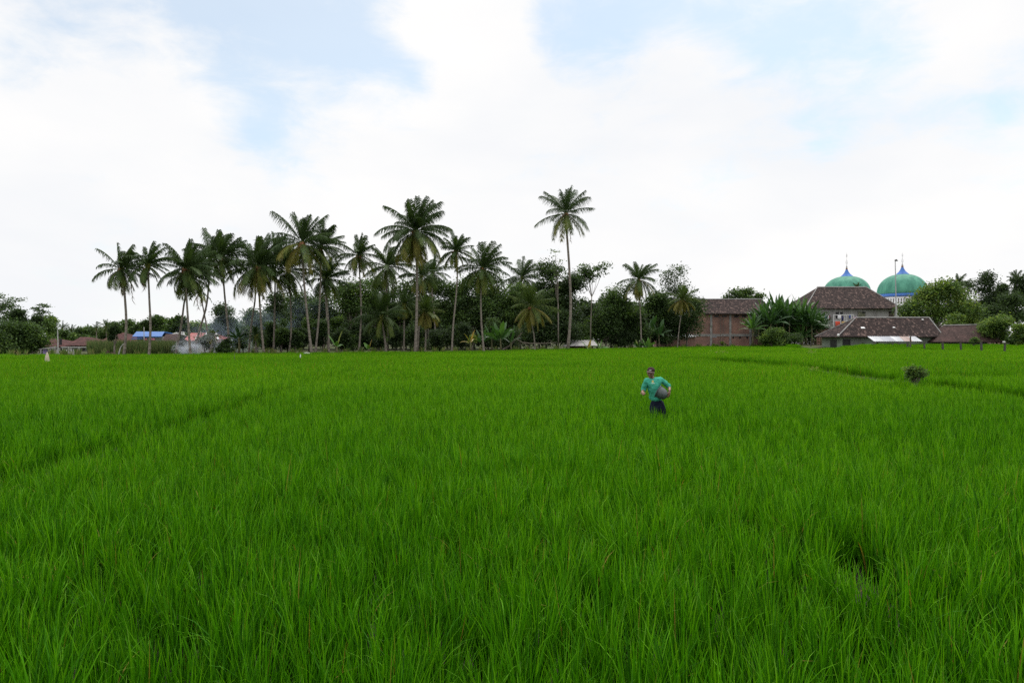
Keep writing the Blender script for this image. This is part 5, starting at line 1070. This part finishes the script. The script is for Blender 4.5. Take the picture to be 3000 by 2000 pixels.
# shirt
s = Sk(); a0 = s.j(A(1923, 1177, .0), (.172, .150)); a1 = s.j(A(1920, 1158, -.01), (.165, .135), a0); a2 = s.j(A(1916, 1140, -.03), (.165, .13), a1); a3 = s.j(A(1914, 1122, -.05), (.16, .12), a2); a4 = s.j(A(1913, 1112, -.06), (.105, .08), a3)
for (sh, el, wr, cut) in ((shR, elR, wrR, .35), (shL, elL, wrL, .30)):
    q = s.j(sh, .074, a3); q = s.j(sh.lerp(el, .5), .070, q); q = s.j(el, .060, q); q = s.j(el.lerp(wr, cut), .052, q)
so = skin(s.J, s.E, s.R, 0, 1); u = union([so], .010, 4)
tx_ = bpy.data.textures.new('folds', 'CLOUDS'); tx_.noise_scale = .085; dm = u.modifiers.new('d', 'DISPLACE'); dm.texture = tx_; dm.strength = .026; dm.mid_level = .5; dm.texture_coords = 'GLOBAL'
tf_ = bpy.data.textures.new('creases', 'MARBLE'); tf_.noise_scale = .11; tf_.turbulence = 9; tf_.marble_type = 'SHARP'; dm = u.modifiers.new('d2', 'DISPLACE'); dm.texture = tf_; dm.strength = .011; dm.mid_level = .5; dm.texture_coords = 'GLOBAL'
sh_ = bake(u, 'shirt', M_shirt, per); to_local(sh_, per)
# emblem printed on the chest: cast onto the shirt's surface
from mathutils.bvhtree import BVHTree
bv = BVHTree.FromObject(sh_, bpy.context.evaluated_depsgraph_get())
def onshirt(px, py, lift=.004):
    o_ = A(px, py, -.6) - Vector(per.location); h = bv.ray_cast(o_, Vector((0, 1, 0)))
    return (h[0] + Vector((0, -lift, 0)) + Vector(per.location)) if h[0] else None
cx_, cy_ = 1924.3, 1120.5; rim = [onshirt(cx_ + 3.2 * math.cos(k_ * math.pi / 8), cy_ + 3.4 * math.sin(k_ * math.pi / 8)) for k_ in range(16)]; cc_ = onshirt(cx_, cy_)
if cc_ and all(rim):
    MB().add([tuple(cc_)] + [tuple(q) for q in rim], [(0, (k_ + 1) % 16 + 1, k_ + 1) for k_ in range(16)]).build('emblem', M_logo, sh_)
    arc = [onshirt(cx_ + 1.5 * math.cos(a_), cy_ + .2 + 1.5 * math.sin(a_), .008) for a_ in np.linspace(-2.6, .4, 7)]
    if all(arc): MB().tube(arc, .004, 4).build('emblem_mark', mat('orange_print', (.55, .25, .06), .8, .2), sh_)
    V = []; F = []
    for i in range(9):
        a_, b_ = onshirt(1919.8 + 10 * i / 8, 1125.4), onshirt(1919.8 + 10 * i / 8, 1127.0)
        if a_ and b_: V += [tuple(a_), tuple(b_)]
    for i in range(len(V) // 2 - 1): F.append((2 * i, 2 * i + 1, 2 * i + 3, 2 * i + 2))
    MB().add(V, F).build('printed_text_line', M_wprint, sh_)
# trousers
s = Sk(); q0 = s.j(A(1924, 1166, .0), (.15, .115)); q1 = s.j(A(1924, 1180, .01), (.165, .135), q0)
for hp, kn, ft in ((A(1916, 1194, 0), kR, fR), (A(1936, 1194, .03), kL, fL)):
    h = s.j(hp, .118, q1); k = s.j(kn, .098, h); s.j(kn.lerp(ft, .75), .075, k)
u = union([skin(s.J, s.E, s.R, 0, 1)], .010, 3); dm = u.modifiers.new('d', 'DISPLACE'); dm.texture = tx_; dm.strength = .022; dm.mid_level = .5; dm.texture_coords = 'GLOBAL'
tr_ = bake(u, 'trousers', M_trou, per); to_local(tr_, per)
MB().tube([wrL + Vector((0, .0, .035)), wrL + Vector((0, 0, .018))], .031, 12, cap=False).build('wrist_strap', M_watch, per)
# basin held under the arm
bc = A(1942, 1154, -.15); bt = empty('basin', tuple(bc), 'round grey plastic basin held under the farmer left arm', 'basin')
ax = Vector((.78, -.42, -.46)).normalized()      # from the opening (by his side) out to the bottom
qr = ax.to_track_quat('Z', 'Y').to_matrix(); r0 = .142
prof = [(r0 * 1.06, -.105), (r0 * 1.06, -.118), (r0, -.112), (r0 * .975, -.07), (r0 * .90, -.01), (r0 * .76, .05), (r0 * .58, .09), (r0 * .40, .105), (0.001, .107)]
lm = MB(); lm.lathe((0, 0, 0), prof, 36); V = [tuple(bc + qr @ Vector(tuple(q))) for q in lm.v[0]]; lm.v[0] = np.array(V); o = lm.build('bowl', M_bowl, bt, True); o.modifiers.new('t', 'SOLIDIFY').thickness = .006
rp_ = [tuple(bc + qr @ Vector((r0 * 1.05 * math.cos(a_), r0 * 1.05 * math.sin(a_), -.112))) for a_ in np.linspace(0, 2 * math.pi, 33)]
MB().tube(rp_, .009, 6, cap=False).build('rim', M_bowl, bt, True)
fert = MB().lathe((0, 0, 0), [(0.001, -.03), (r0 * .5, -.035), (r0 * .88, -.06)], 20); fert.v[0] = np.array([tuple(bc + qr @ Vector(tuple(q))) for q in fert.v[0]]); fert.build('fertiliser', M_conc, bt, True)

# second, tiny person stooping by the smoke
D = 76; x = X(572, D); t = empty('person', (x, D, 0), 'distant person in dark red clothes stooping beside the smoke', 'person')
s = Sk(); p_ = s.j((x, D, .95), .14); c_ = s.j((x - .18, D - .05, 1.28), .16, p_); n_ = s.j((x - .30, D - .06, 1.42), .06, c_); s.j((x - .38, D - .06, 1.50), .10, n_)
for sg in (-1, 1):
    k = s.j((x + .05 + .08 * sg, D + .1 * sg, .52), .08, p_); s.j((x + .1 * sg, D + .12 * sg, .05), .055, k)
    e = s.j((x - .30, D + .18 * sg, 1.08), .055, c_); e = s.j((x - .42, D + .15 * sg, .84), .045, e); s.j((x - .47, D + .14 * sg, .76), .04, e)
bd2 = bake(union([skin(s.J, s.E, s.R, 0, 1)], .02, 2), 'body', M_skin, t); to_local(bd2, t)
s = Sk(); p_ = s.j((x + .01, D, .90), .17); c_ = s.j((x - .18, D - .05, 1.28), .19, p_)
for sg in (-1, 1): e = s.j((x - .28, D + .2 * sg, 1.1), .075, c_)
sh2 = bake(union([skin(s.J, s.E, s.R, 0, 1)], .02, 2), 'shirt', mat('dark_red_shirt', (.22, .03, .06), .9, .1), t); to_local(sh2, t)
s = Sk(); p_ = s.j((x + .02, D, .90), .16)
for sg in (-1, 1): k = s.j((x + .05 + .08 * sg, D + .1 * sg, .52), .1, p_); s.j((x + .02 + .1 * sg, D + .12 * sg, .1), .075, k)
tr2 = bake(union([skin(s.J, s.E, s.R, 0, 1)], .02, 2), 'trousers', M_trou, t); to_local(tr2, t)
